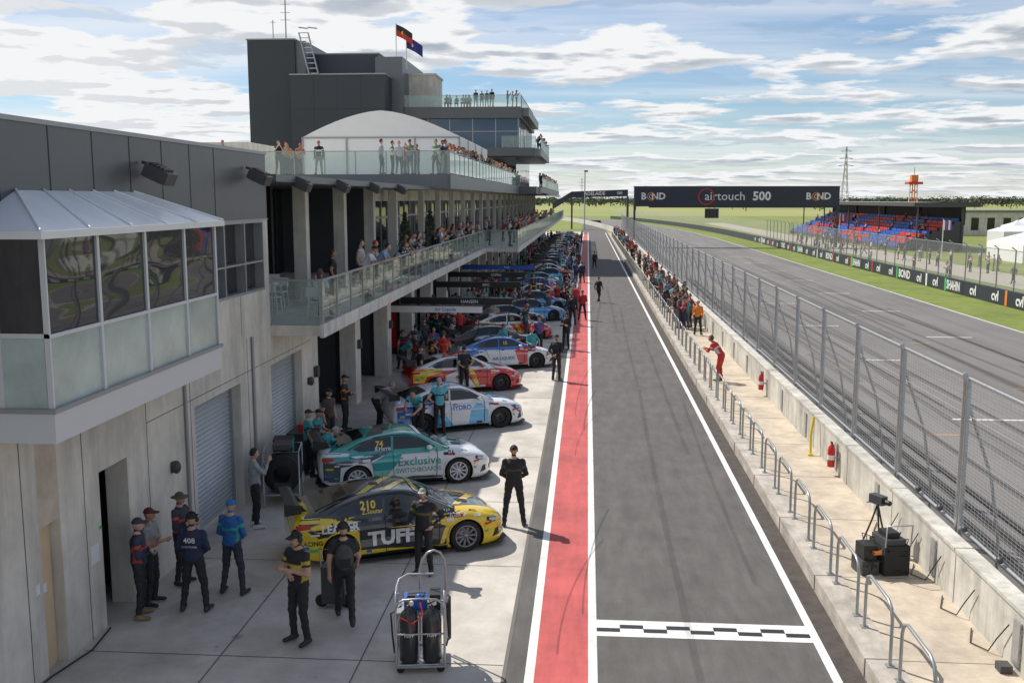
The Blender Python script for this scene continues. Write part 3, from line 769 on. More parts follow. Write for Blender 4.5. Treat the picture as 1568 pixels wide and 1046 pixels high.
    if hat in('hair','long'): 
        out.sphere(H+Vector((0,-.012,.012)),(.082,.096,.118),SK[4],nu,nv,hair)
        if hat=='long': out.sphere(H+Vector((0,-.07,-.09)),(.07,.04,.14),SK[4],10,8)
    elif hat in ('cap','headset','brim'):
        out.sphere(H+Vector((0,-.008,.02)),(.083,.1,.100),SK[4],nu,nv,lambda v: Vector((v.x,v.y,max(v.z,.008))))
        if hat=='brim':
            out.lathe([(.08,.0),(.16,-.012),(.165,-.006),(.08,.012)],SK[4],16,'Z',H+Vector((0,0,.03)))
        else:
            out.add([H+Vector(q) for q in ((-.07,.06,.04),(.07,.06,.04),(.055,.165,.03),(0,.18,.032),(-.055,.165,.03),(-.07,.06,.05),(.07,.06,.05),(.055,.165,.038),(0,.18,.04),(-.055,.165,.038))],[(0,1,2,3,4),(9,8,7,6,5),(1,6,7,2),(2,7,8,3),(3,8,9,4),(4,9,5,0)],SK[4])
        if hat=='headset':
            for sx in (-1,1): out.sphere(H+Vector((.09*sx,0,0)),(.026,.045,.05),SK[5],10,8)
            out.tube([H+Vector((.09*math.cos(a),0,.02+.115*math.sin(a))) for a in (0,.6,1.2,1.57,1.95,2.55,3.14)],.012,SK[5],6)
    for S,sx in (('L',-1),('R',1)):
        el,wr=J['el'+S],J['wr'+S]; d=(wr-el).normalized(); side=d.cross(Vector((sx,0,0)))
        if side.length<.2: side=d.cross(Vector((0,0,1)))
        side.normalize(); nrm=d.cross(side).normalized()
        if lod:
            out.tube([wr-d*.01,wr+d*.05,wr+d*.10,wr+d*.16],[.028,.036,.03,.012],SK[0],6); continue
        out.tube([wr-d*.02,wr+d*.03,wr+d*.075,wr+d*.09],[.027,.034,.036,.026],SK[0],8)
        for i,l in enumerate((.065,.075,.07,.055)):
            base_=wr+d*.08+side*(.027-.018*i)
            k1=base_+d*l*.5+nrm*.008; k2=base_+d*l*.85+nrm*.026
            out.tube([base_,k1,k2,k2+d*.008+nrm*.006],[.0095,.009,.008,.004],SK[0],5)
        tb=wr+d*.025+side*.028; out.tube([tb,tb+d*.03+side*.022,tb+d*.055+side*.028+nrm*.008],[.013,.011,.007],SK[0],5)
    res=out.mesh('figure'); _pm[key]=res; return res
_mc={}
def cloth(c,r=.75):
    k=tuple(round(x,3) for x in c)+(r,)
    if k not in _mc: _mc[k]=mat('cloth_%d'%len(_mc),c,r,var=.18,vscale=9,bump=.5,bscale=22)
    return _mc[k]
skins=[mat('skin_a',(.50,.29,.20),.55,var=.06,vscale=8),mat('skin_b',(.42,.23,.15),.55),mat('skin_c',(.56,.34,.25),.55)]
_om={}
def person(x,y,z,ang,pose='idle',shirt=(.02,.02,.022),pants=(.018,.018,.02),short=False,hat='cap',hatc=(.02,.02,.02),shoe=(.03,.03,.03),h=1.0,lod=0,name='person',acc=None):
    sk=skins[int(abs(x*7+y*3))%3]
    acc=acc or shirt
    key=(pose,short,hat,lod,shirt,pants,hatc,shoe,sk.name,acc)
    if key not in _om:
        me=person_mesh(pose,short,hat,lod).copy()
        mm={'slot0':sk,'slot1':cloth(shirt),'slot2':cloth(pants),'slot3':cloth(shoe,.6),'slot4':cloth(hatc),'slot5':black,'slot6':cloth(acc)}
        for i,mt in enumerate(me.materials): me.materials[i]=mm[mt.name]
        _om[key]=me
    o=bpy.data.objects.new(name,_om[key]); COL.objects.link(o)
    o.location=(x,y,z); o.rotation_euler=(0,0,math.radians(ang)); o.scale=(h*U(.97,1.05),h,h); return o
K=(.020,.020,.023); NV=(.02,.03,.075); TE=(.05,.30,.33); GY=(.32,.33,.34); YE=(.7,.55,.04); WH=(.7,.7,.7); RD=(.5,.03,.03); OR=(.7,.2,.02); CH=(.06,.06,.065)
# angle: 0 faces +Y (away), 90 faces -X, 180 faces camera, -90 faces +X
person(-7.45,15.5,0,-75,'crossed',(.03,.035,.07),K,False,'cap',(.05,.05,.06),(.25,.16,.08),name='crew_member',acc=(.45,.06,.04))
person(-7.5,16.05,0,-90,'crossed',(.25,.24,.24),K,True,'cap',(.1,.02,.02),name='crew_member')
person(-7.35,17.0,0,-100,'crossed',(.035,.035,.06),K,False,'brim',(.10,.08,.06),name='crew_member',acc=(.5,.08,.05))
scr=person(-6.64,15.82,0,0,'clasp',NV,K,False,'headset',(.015,.015,.02),name='scrutineer')
b=MB(); text_on(b,'408',(0,-.142,1.30),(1,0,0),(0,0,1),.13,signwhite); text_on(b,'SCRUTINEER',(0,-.142,1.19),(1,0,0),(0,0,1),.045,signwhite,0); b.obj('back_number',scr)
person(-6.25,16.6,0,-10,'clasp',(.02,.12,.35),(.03,.035,.05),False,'cap',(.02,.15,.4),name='official',acc=(.05,.35,.25))
person(-7.05,20.2,0,-60,'phone',(.30,.31,.33),K,False,'hair',(.03,.02,.015),(.6,.6,.6),name='crew_member')
person(-4.5,14.75,0,150,'crossed',K,K,True,'headset',K,name='mechanic',h=1.06,acc=(.45,.35,.03))
c2=person(-3.95,15.5,0,15,'walk',K,K,True,'headset',K,name='mechanic',h=1.0)
b=MB(); b.sphere((0,-.19,1.22),(.15,.09,.22),cloth(CH),12,10); b.box(-.1,.1,-.285,-.25,1.08,1.22,cloth(K)); b.obj('backpack',c2)
person(-3.0,17.8,0,170,'hip',K,K,False,'headset',(.3,.32,.3),name='mechanic',h=.97,acc=(.12,.10,.03))
person(-1.52,20.7,0,5,'clasp',K,K,False,'cap',K,name='pit_official',h=1.03,acc=CH)
person(-6.5,23.4,0,-60,'bend',TE,K,True,'cap',(.3,.3,.3),name='mechanic',acc=K)
person(-7.0,24.2,0,-60,'idle',TE,K,True,'cap',K,name='mechanic',acc=K)
person(-4.95,28.6,0,170,'bend',(.10,.42,.48),K,True,'hair',(.04,.03,.02),name='mechanic',h=1.02,acc=NV)
person(-4.35,28.9,0,20,'hip',(.10,.42,.48),K,True,'cap',(.35,.36,.36),name='mechanic',acc=NV)
person(-7.3,29.2,0,-90,'crossed',K,K,False,'cap',K,name='mechanic',acc=OR)
person(-6.3,29.5,0,-60,'bend',GY,K,False,'hair',(.2,.2,.2),name='mechanic')
person(-7.4,26.4,0,-100,'sit',TE,K,True,'cap',K,name='mechanic'); person(-7.2,27.0,0,-120,'idle',(.07,.05,.05),K,True,'cap',K,name='mechanic')
b=MB(); b.box(-.25,.25,-.25,.25,0,.46,dkgrey); b.box(-.26,.26,-.26,.26,.46,.49,black); b.obj('storage_case',None,(-7.42,26.42,0),.3)
person(-1.15,38.2,0,-20,'behind',K,K,False,'cap',K,name='pit_official',h=1.04)
person(-.95,46.4,0,160,'crossed',K,K,False,'headset',K,name='pit_official')
person(.8,68,0,-30,'walk',K,K,False,'cap',K,name='pit_official')
person(-.25,58,0,0,'clasp',(.4,.03,.03),K,False,'cap',K,name='crew_member')
person(-.8,55.5,0,0,'idle',K,K,False,'cap',K,name='crew_member')
person(.75,101,0,10,'walk',K,K,False,'cap',K,name='pit_official')
person(-.9,101,0,10,'idle',K,K,False,'hair',K,name='crew_member'); person(-.4,84,0,0,'idle',NV,K,False,'hair',K,name='crew_member')
person(-4.4,35.3,0,200,'hip',K,K,True,'cap',K,name='mechanic'); person(-5.2,35.8,0,10,'bend',K,K,True,'cap',(.45,.03,.03),name='mechanic'); person(-6.0,35.3,0,-60,'idle',K,K,True,'cap',K,name='mechanic')
crewc=[K,K,K,NV,TE,(.05,.09,.3),RD,GY,(.1,.1,.11),CH]; ac=[None,None,K,RD,YE,WH,OR,TE]
pl=['idle','crossed','hip','bend','behind','clasp','phone','walk']
for i in range(150):
    y=U(40,170) if i%3 else U(38,70); x=random.choice([U(-7.6,-5.8),U(-7.8,-1.5),U(-1.9,-.5) if y>62 else U(-7.8,-6)])
    person(x,y,0,random.choice([0,-60,90,180,200,-90,30]),random.choice(pl),random.choice(crewc),random.choice([K,K,NV,CH]),R()<.5,random.choice(['cap','hair','headset']),random.choice([K,(.1,.07,.04),RD]),lod=1 if y>55 else 0,h=U(.93,1.05),name='crew_member',acc=random.choice(ac))
person(4.95,36.9,.30,60,'lean',RD,RD,False,'hair',(.1,.06,.03),name='driver_in_race_suit',h=1.05,acc=(.6,.5,.5))
person(5.5,49.6,.30,-20,'idle',OR,K,False,'cap',OR,name='track_marshal')
wc=[K,K,NV,(.3,.05,.05),(.1,.1,.12),(.25,.25,.27),K,(.05,.1,.3),TE,K]
for i in range(46):
    y=U(51.5,72); person(U(4.8,5.95),y,.29,random.choice([80,100,60,90,0,120]),random.choice(['lean','idle','crossed','phone','hip']),random.choice(wc),random.choice([K,NV,(.12,.12,.14)]),R()<.3,random.choice(['cap','hair','headset']),random.choice([K,(.1,.06,.04)]),lod=1,h=U(.93,1.04),name='team_member',acc=random.choice(ac[:4]))
for i in range(70):
    y=U(72,190); person(U(4.8,5.9),y,.29,random.choice([80,100,60,90,0]),random.choice(['lean','idle','crossed']),random.choice(wc),K,R()<.3,random.choice(['cap','hair']),random.choice([K,RD]),lod=1,name='team_member')
sc=[K,NV,WH,GY,(.35,.05,.05),(.1,.2,.4),(.45,.4,.32),(.12,.2,.14),CH,(.05,.05,.06),(.5,.5,.52),(.30,.33,.38),(.45,.15,.05)]
def spect(x,y,z,a,pose=None,**k):
    person(x,y,z,a,pose or random.choice(['lean','idle','crossed','phone']),k.get('shirt',random.choice(sc)),random.choice([K,NV,(.2,.19,.17)]),R()<.6,k.get('hat',random.choice(['cap','hair','long','hair'])),random.choice([K,(.12,.07,.03),(.3,.2,.1),(.05,.04,.03),RD]),lod=k.get('lod',1),name='spectator',h=U(.92,1.04),acc=random.choice([None,None,K,WH]))
spect(-7.4,28.6,3.9,-80,'idle',shirt=K,hat='hair',lod=0)
spect(-7.05,31.1,3.9,-90,'lean',shirt=WH,hat='cap',lod=0); spect(-7.3,31.8,3.9,-95,'idle',shirt=(.5,.42,.38),lod=0); spect(-7.0,33.0,3.9,-90,'lean',shirt=(.3,.4,.55),lod=0); spect(-7.3,34.0,3.9,-80,'crossed',shirt=(.3,.33,.4),lod=0)
spect(-7.05,36.6,3.9,-90,'lean',shirt=NV,lod=0); spect(-7.1,37.6,3.9,-90,'lean',shirt=K,lod=0)
person(-7.0,25.6,3.9,-10,'sit',(.75,.75,.72),(.25,.35,.33),True,'long',(.12,.05,.03),name='spectator')
for i in range(26): spect(U(-7.6,-7.0),U(40,63),3.9,U(-110,-70))
for i in range(60): spect(random.choice([U(-5.3,-4.9),U(-8,-5)]),U(64,150),3.9,U(-110,-70))
for i in range(85): spect(random.choice([U(-7.4,-7.15),U(-8,-7.2)]),U(50,99),8.2,U(-120,-60))
for i in range(12): spect(U(-10.5,-7.3),U(49.6,56),8.2,random.choice([180,150,210,-90,-60]))
spect(-13.5,50,8.2,180,'idle',shirt=K); spect(-18.3,49.6,8.2,180,'idle',shirt=K)
for i in range(5): spect(U(-16,-14.5),U(49.7,52),8.2,random.choice([180,150,210]))
for x in (-11.2,-10.6,-10.1,-9.6): spect(x,100.8,16.0,180,'idle',shirt=K)
for x in (-8.1,-7.6,-7.2): spect(x,101.5,16.0,-90,'phone',shirt=K)
for i in range(8): spect(-5.2,U(102.5,118),12.0,-90,'lean')
for i in range(10): spect(U(-14.5,-11.5),101.2,15.98,180,'sit')
for i in range(40): spect(-5.5,U(113,170),8.3,-90)
for i in range(70): spect(U(30.5,42),U(75,170),0,U(60,120),random.choice(['idle','crossed','phone','walk']))
for i in range(40):
    k=random.randint(0,8); spect(42.55+k*.95,U(141,211),.62+k*.42-.02,90,'sit')

def chair(x,y,z,a,m=whitem):
    b=MB()
    for dx in (-.2,.2):
        for dy in (-.2,.2): b.tube([(dx*1.1,dy*1.1,0),(dx*.9,dy*.9,.44)],.014,m,5)
        b.tube([(dx*.9,-.19,.44),(dx*.85,-.27,.84)],.014,m,5)
    b.box(-.21,.21,-.2,.21,.44,.465,m); b.box(-.2,.2,-.28,-.25,.6,.84,m)
    b.obj('patio_chair',None,(x,y,z),math.radians(a))
for x,y,a in ((-8.6,26.6,0),(-9.4,27.2,40),(-8.9,28.2,180),(-9.8,28.6,90),(-9.9,26.4,10),(-7.0,25.45,-10),(-8.4,29.6,90),(-9.6,30,10)): chair(x,y,3.89,a)
b=MB(); b.lathe([(0,.72),(.4,.72),(.4,.75),(0,.75)],whitem,16,'Z'); b.tube([(0,0,0),(0,0,.72)],.03,galv,6); b.lathe([(.22,0),(.22,.02),(0,.03)],galv,12,'Z'); b.obj('patio_table',None,(-9.1,27.5,3.89))

# ---------------------------------------------------------------- cars
def interp(tab,x):
    xs=[t[0] for t in tab]
    if x<=xs[0]: return tab[0][1]
    if x>=xs[-1]: return tab[-1][1]
    for i in range(len(xs)-1):
        if xs[i]<=x<=xs[i+1]:
            t=(x-xs[i])/(xs[i+1]-xs[i]); p1,p2=tab[i][1],tab[i+1][1]
            h=xs[i+1]-xs[i]
            m1=(p2-tab[max(i-1,0)][1])/(xs[i+1]-xs[max(i-1,0)])*h; m2=(tab[min(i+2,len(xs)-1)][1]-p1)/(xs[min(i+2,len(xs)-1)]-xs[i])*h
            return (2*t**3-3*t*t+1)*p1+(t**3-2*t*t+t)*m1+(-2*t**3+3*t*t)*p2+(t**3-t*t)*m2
ZT=[(-2.18,.86),(-2.12,.99),(-1.9,1.02),(-1.5,1.0),(-1.1,.96),(-.5,.94),(.3,.92),(.9,.91),(1.2,.89),(1.6,.82),(1.9,.73),(2.1,.62),(2.2,.52)]
ZB=[(-2.18,.40),(-2.1,.26),(-1.8,.16),(-1.3,.12),(0,.11),(1.3,.11),(2.0,.11),(2.2,.14)]
HW=[(-2.18,.74),(-2.12,.82),(-1.9,.90),(-1.6,.945),(-1.28,.95),(-.85,.90),(-.5,.875),(.4,.875),(.8,.90),(1.28,.95),(1.6,.94),(1.85,.87),(2.05,.74),(2.15,.60),(2.2,.50)]
def loft(bm,secs):
    rings=[]
    for s in secs: rings.append([bm.verts.new(p) for p in s])
    n=len(rings[0])
    for a,c in zip(rings[:-1],rings[1:]):
        for k in range(n):
            k2=(k+1)%n
            try: bm.faces.new((a[k],c[k],c[k2],a[k2]))
            except ValueError: pass
    bm.faces.new(rings[0]); bm.faces.new(rings[-1][::-1])
def lower_secs():
    out=[]
    xs=[-2.18+4.38*i/64 for i in range(65)]
    for x in xs:
        zt,zb,w=interp(ZT,x),interp(ZB,x),interp(HW,x)
        sec=[(.82,0),(.95,.03),(1.0,.12),(1.0,.30),(.968,.45),(.972,.58),(.99,.70),(.965,.80),(.915,.90),(.82,.965),(.5,1.01),(0,1.025)]
        pts=[(x,-w*a,zb+(zt-zb)*c) for a,c in sec]; pts+= [(x,w*a,zb+(zt-zb)*c) for a,c in sec[-2::-1]]
        out.append(pts)
    return out
RZ=[(-1.95,1.0),(-1.75,1.06),(-1.5,1.15),(-1.2,1.245),(-.85,1.32),(-.4,1.355),(0,1.35),(.25,1.31),(.5,1.20),(.8,1.05),(1.05,.92)]
def upper_secs():
    out=[]
    for i in range(45):
        x=-1.95+3.0*i/44; zr=interp(RZ,x); zb=interp(ZT,x)-.06; h=max(.02,zr-zb)
        wb=.80 if x>-1 else .80-.08*(-1-x)
        if x>.6: wb=.80-.04*(x-.6)
        sec=[(wb-.38*h*t, zb+h*t) for t in (0,.25,.5,.75,.88)]
        wr=sec[-1][0]
        sec+=[(wr-.05,zb+h*.95),(wr*.75,zb+h*.985),(wr*.35,zb+h),(0,zb+h*1.005)]
        pts=[(x,-a,c) for a,c in sec]+[(x,a,c) for a,c in sec[-2::-1]]
        out.append(pts)
    return out
_body=None
AX=(1.28,-1.28)
paint_slot=mat('paint_slot'); roof_slot=mat('roof_slot')
def car_core():
    global _body
    if _body: return _body
    bm=bmesh.new(); loft(bm,lower_secs()); bmesh.ops.recalc_face_normals(bm,faces=bm.faces)
    me=bpy.data.meshes.new('lower'); bm.to_mesh(me); bm.free()
    o=bpy.data.objects.new('lower',me); COL.objects.link(o)
    cb=bmesh.new()
    for ax in AX:
        for sy in (-1,1):
            mt=Matrix.Translation((ax,sy*.92,.33))@Matrix.Rotation(math.pi/2,4,'X')
            bmesh.ops.create_cone(cb,cap_ends=True,segments=40,radius1=.375,radius2=.375,depth=.56,matrix=mt)
    cm=bpy.data.meshes.new('cut'); cb.to_mesh(cm); cb.free(); co=bpy.data.objects.new('cut',cm); COL.objects.link(co)
    md=o.modifiers.new('b','BOOLEAN'); md.operation='DIFFERENCE'; md.object=co; md.solver='EXACT'
    dg=bpy.context.evaluated_depsgraph_get(); dg.update()
    rm=bpy.data.meshes.new_from_object(o.evaluated_get(dg)); bpy.data.objects.remove(o); bpy.data.objects.remove(co)
    b=MB(); vs=[v.co.copy() for v in rm.vertices]
    P_=[];B_=[]
    for p in rm.polygons:
        c=p.center; inner=False
        for ax in AX:
            d=math.hypot(c.x-ax,c.z-.33)
            if d<.376 and abs(c.y)<.955 and c.z>.12: inner=True
        if c.z<.13 and p.normal.z<-.5: inner=True
        (B_ if inner else P_).append(tuple(p.vertices))
    b.v=[tuple(v) for v in vs]
    for fl,m in ((P_,paint_slot),(B_,black)):
        k=b.mi(m)
        for f in fl: b.f.append(list(f)); b.m.append(k); b.sm.append(m is paint_slot)
    ub=bmesh.new(); loft(ub,upper_secs()); bmesh.ops.recalc_face_normals(ub,faces=ub.faces)
    ub.verts.ensure_lookup_table(); ub.verts.index_update()
    b.add([v.co for v in ub.verts],[tuple(v.index for v in f.verts) for f in ub.faces],roof_slot,True); ub.free()
    me=b.mesh('car_body')
    bm=bmesh.new(); bm.from_mesh(me)
    bmesh.ops.remove_doubles(bm,verts=bm.verts,dist=.0005)
    for e in bm.edges:
        if len(e.link_faces)==2 and e.calc_face_angle(0)>math.radians(38): e.smooth=False
    bvh=BVHTree.FromBMesh(bm); bm.to_mesh(me); bm.free()
    _body=(me,bvh); return _body
def project(mb,vs,fs,mode,m,off=.006,step=.07):
    bvh=car_core()[1]; bm=bmesh.new()
    V=[bm.verts.new((v[0],v[1],0)) for v in vs]
    for f in fs:
        try: bm.faces.new([V[i] for i in f])
        except ValueError: pass
    xs=[v[0] for v in vs]; ys=[v[1] for v in vs]
    for axis,lo,hi in ((0,min(xs),max(xs)),(1,min(ys),max(ys))):
        k=math.ceil(lo/step)
        while k*step<hi:
            co=[0,0,0];no=[0,0,0]; co[axis]=k*step; no[axis]=1
            bmesh.ops.bisect_plane(bm,geom=bm.verts[:]+bm.edges[:]+bm.faces[:],plane_co=co,plane_no=no); k+=1
    bm.verts.ensure_lookup_table(); bm.verts.index_update()
    pos=[];ok=[]
    for v in bm.verts:
        u,w=v.co.x,v.co.y
        if mode=='R': o,d=Vector((u,-3,w)),Vector((0,1,0))
        elif mode=='L': o,d=Vector((u,3,w)),Vector((0,-1,0))
        elif mode=='T': o,d=Vector((u,w,3)),Vector((0,0,-1))
        else: o,d=Vector((4,u,w)),Vector((-1,0,0))
        h=bvh.ray_cast(o,d)[0]
        good=h is not None
        if good and mode in 'RL' and abs(h.y)<.70 and w<.88: good=False
        ok.append(good); pos.append((h-d*off) if good else Vector((0,0,0)))
    fl=[tuple(v.index for v in f.verts) for f in bm.faces if all(ok[v.index] for v in f.verts)]
    bm.free(); mb.add(pos,fl,m,False)
def poly(mb,pts,mode,m,off=.006):
    project(mb,pts,[tuple(range(len(pts)))],mode,m,off)
def ctext(mb,st,x,z,size,m,mode='R',off=.014,bold=.02,sx=1.,shear=0.):
    vs,fs=textgeo(st,bold); project(mb,[(x+v[0]*size*sx+v[1]*size*shear,z+v[1]*size) for v in vs],fs,mode,m,off,.12)
def paint(c,r=.22): 
    k='paint_%d_%d_%d'%tuple(int(x*255) for x in c); return mat(k,c,r,coat=1.,var=.02,vscale=3,spec=.6)
cglass=mat('car_glass',(.012,.013,.015),.05,spec=.8)
lamp=mat('headlamp',(.5,.52,.55),.08,spec=1.)
rimdark=mat('rim_dark',(.035,.035,.04),.35,metal=.5); rimwhite=mat('rim_white',(.7,.7,.72),.3); rimsil=mat('rim_silver',(.30,.30,.32),.3,metal=.8)
SIDEWIN=[[(.66,.985),(.30,1.19),(.02,1.275),(-.33,1.29),(-.36,.985)],[(-.42,.985),(-.39,1.29),(-.78,1.265),(-1.12,1.17),(-1.36,1.05),(-1.22,.985)]]
_whl={}
def wheel_mesh(rimm):
    if rimm.name in _whl: return _whl[rimm.name]
    b=MB()
    b.lathe([(.225,-.11),(.30,-.12),(.325,-.10),(.332,-.05),(.332,.05),(.325,.10),(.30,.12),(.225,.11)],rubber,32)
    b.lathe([(.232,-.10),(.232,-.117),(.21,-.115),(.205,-.06),(.205,.1)],rimm,32)
    b.lathe([(0,-.02),(.17,-.02),(.17,.0)],galv,24); b.lathe([(.0,-.015),(.21,-.01)],black,20)
    for k in range(10):
        a=2*math.pi*k/10
        for da in (-.09,.09):
            b.tube([(.045*math.cos(a),-.075,.045*math.sin(a)),(.13*math.cos(a+da*.5),-.095,.13*math.sin(a+da*.5)),(.215*math.cos(a+da),-.108,.215*math.sin(a+da))],[.016,.011,.012],rimm,5)
    b.lathe([(0,-.11),(.045,-.105),(.06,-.08),(.06,-.03)],rimm,14)
    me=b.mesh('wheel'); _whl[rimm.name]=me; return me
PC=[signwhite,redm,bluem,yellowm,signwhite,black,signgreen]
def make_car_meshes(L):
    body,bvh=car_core()
    me=body.copy(); base=paint(L['base']); roof=paint(L.get('roof',L['base']))
    for i,mt in enumerate(me.materials):
        if mt==paint_slot: me.materials[i]=base
        elif mt==roof_slot: me.materials[i]=roof
    d=MB()
    for md in 'RL':
        for q,(pts,col) in enumerate(L.get('side',[])): poly(d,pts,md,paint(col),.004+.0012*q)
        for w in SIDEWIN: poly(d,w,md,cglass,.011)
        poly(d,[(.70,.96),(.72,.975),(.28,1.235),(.0,1.315),(-.4,1.325),(-.8,1.295),(-1.2,1.18),(-1.5,1.04),(-1.46,1.03),(-1.18,1.155),(-.79,1.275),(-.4,1.305),(0,1.295),(.27,1.215)],md,black,.009)
        for ln in ([(.70,.25),(.72,.25),(.76,.93),(.74,.93)],[(-.38,.2),(-.365,.2),(-.365,.95),(-.38,.95)],[(-.86,.55),(-.845,.55),(-1.02,.93),(-1.035,.93)],[(-.38,.2),(.70,.2),(.70,.212),(-.38,.212)],[(-.30,.84),(-.16,.84),(-.16,.865),(-.30,.865)],[(.9,.93),(1.9,.735),(1.9,.745),(.9,.94)]): poly(d,ln,md,black,.0105)
        poly(d,[(-.88,.13),(.88,.13),(.88,.20),(-.88,.20)],md,L.get('skirt',black),.012)
        poly(d,[(1.74,.69),(2.06,.615),(2.09,.55),(1.85,.57),(1.72,.62)],md,black,.0115)
        poly(d,[(1.80,.665),(2.04,.605),(2.06,.565),(1.86,.585),(1.78,.625)],md,lamp,.013)
        poly(d,[(1.85,.25),(2.12,.28),(2.12,.42),(1.95,.40)],md,black,.011)
        poly(d,[(-2.12,.80),(-1.85,.83),(-1.85,.90),(-2.12,.89)],md,redm,.013)
        for q,(px,pz) in enumerate(((-1.78,.70),(-1.95,.62),(-1.80,.40),(-1.98,.45),(.97,.80),(1.12,.78),(.95,.72),(1.52,.755),(1.67,.50),(1.70,.40),(-.72,.26),(.55,.26),(1.75,.56),(-1.05,.78),(.62,.86))):
            w_=U(.05,.10); h_=U(.018,.032); poly(d,[(px-w_,pz-h_),(px+w_,pz-h_),(px+w_,pz+h_),(px-w_,pz+h_)],md,PC[(q*3+int(L['base'][0]*10))%7],.0125)
    poly(d,[(.98,-.68),(.98,.68),(.28,.52),(.28,-.52)],'T',cglass,.012)
    poly(d,[(.42,-.56),(.42,.56),(.28,.52),(.28,-.52)],'T',L.get('banner',black),.014)
    poly(d,[(-1.05,-.46),(-1.05,.46),(-1.72,.55),(-1.72,-.55)],'T',cglass,.012)
    for q,(pts,col) in enumerate(L.get('top',[])): poly(d,pts,'T',paint(col),.005+.0012*q)
    poly(d,[(1.25,-.35),(1.25,-.1),(1.5,-.12),(1.5,-.3)],'T',black,.012); poly(d,[(1.25,.35),(1.25,.1),(1.5,.12),(1.5,.3)],'T',black,.012)
    poly(d,[(-.55,.22),(.55,.22),(.42,.45),(-.42,.45)],'F',black,.008); poly(d,[(-.42,.5),(.42,.5),(.4,.56),(-.4,.56)],'F',black,.008)
    for t in L.get('text',[]): ctext(d,*t[:5],**(t[5] if len(t)>5 else {}))
    b=MB()
    b.add([(2.27,-.55,.10),(2.27,.55,.10),(2.05,.86,.10),(1.6,.93,.10),(1.6,-.93,.10),(2.05,-.86,.10),(2.27,-.55,.12),(2.27,.55,.12),(2.05,.86,.12),(1.6,.93,.12),(1.6,-.93,.12),(2.05,-.86,.12)],[(0,1,2,3,4,5)[::-1],(6,7,8,9,10,11),(0,1,7,6),(1,2,8,7),(2,3,9,8),(0,6,11,5),(5,11,10,4)],black)
    b.box(-.9,.9,-.90,.90,.085,.105,black)
    for ax in AX:
        for sy in (-1,1):
            pts=[]
            for k in range(15):
                a=math.radians(-12+204*k/14); px_=ax+.385*math.cos(a); pz=.33+.385*math.sin(a)
                h=bvh.ray_cast(Vector((px_,sy*3,max(.14,pz))),Vector((0,-sy,0)))[0]
                yy=abs(h.y) if h and abs(h.y)>.7 else .93
                pts.append((px_,sy*(max(yy,.90)+.004),max(.13,pz)))
            b.tube(pts,.016,base,6)
    wc_=L.get('wing',black)
    b.add([(-2.28,-.78,1.26),(-2.02,-.78,1.23),(-2.02,.78,1.23),(-2.28,.78,1.26),(-2.28,-.78,1.275),(-2.1,-.78,1.275),(-2.02,-.78,1.245),(-2.02,.78,1.245),(-2.1,.78,1.275),(-2.28,.78,1.275)],[(0,1,2,3)[::-1],(4,5,8,9),(5,6,7,8),(1,6,7,2),(0,4,9,3)],black)
    for sy in (-1,1):
        b.add([(x_,sy*.785+e,z_) for e in (0,.014) for x_,z_ in ((-2.33,1.10),(-2.0,1.12),(-1.98,1.28),(-2.33,1.34))],[(0,1,2,3),(7,6,5,4),(0,4,5,1),(1,5,6,2),(2,6,7,3),(3,7,4,0)],wc_)
        b.add([(x_,sy*.35+e,z_) for e in (-.01,.01) for x_,z_ in ((-1.95,.98),(-1.8,.99),(-2.05,1.25),(-2.2,1.25))],[(0,1,2,3),(7,6,5,4),(0,4,5,1),(1,5,6,2),(2,6,7,3),(3,7,4,0)],black)
        b.sphere((.52,sy*.94,1.01),(.08,.10,.06),base,10,8); b.tube([(.5,sy*.74,.97),(.52,sy*.9,1.0)],.018,black,5)
    b.tube([(-.2,.2,1.34),(-.2,.2,1.52)],.006,black,4); b.box(-.52,-.36,-.08,.08,1.355,1.375,black)
    b.tube([(2.2,-.3,.3),(2.27,-.3,.3)],.02,redm,6)
    return me,d.mesh('livery'),b.mesh('aero_trim'),wheel_mesh(L.get('rim',rimdark))
def place_car(meshes,x,y,ang,s=.98):
    e=empty('race_car',(x,y,0),math.radians(ang),s)
    for nm,me in zip(('body','livery','aero_trim'),meshes[:3]):
        o=bpy.data.objects.new(nm,me); COL.objects.link(o); o.parent=e
    for ax in AX:
        for sy in (-1,1):
            o=bpy.data.objects.new('wheel',meshes[3]); COL.objects.link(o); o.parent=e; o.location=(ax,sy*.80,.332)
            o.rotation_euler=(0,U(0,3),math.pi if sy>0 else 0)
    return e
Yl=(.78,.55,.01); Bk=(.012,.012,.014); Wt=(.74,.75,.76); Tl=(.01,.34,.33); Bl=(.02,.14,.5); Rd=(.6,.015,.02); Dg=(.05,.07,.09); Lb=(.10,.45,.74)
T=lambda *a,**k:(a[0],a[1],a[2],a[3],a[4],k)
ytx=paint(Yl); wtx=paint(Wt); tltx=paint((.02,.33,.33)); btx=paint(Bl); ktx=paint(Bk); rtx=paint(Rd)
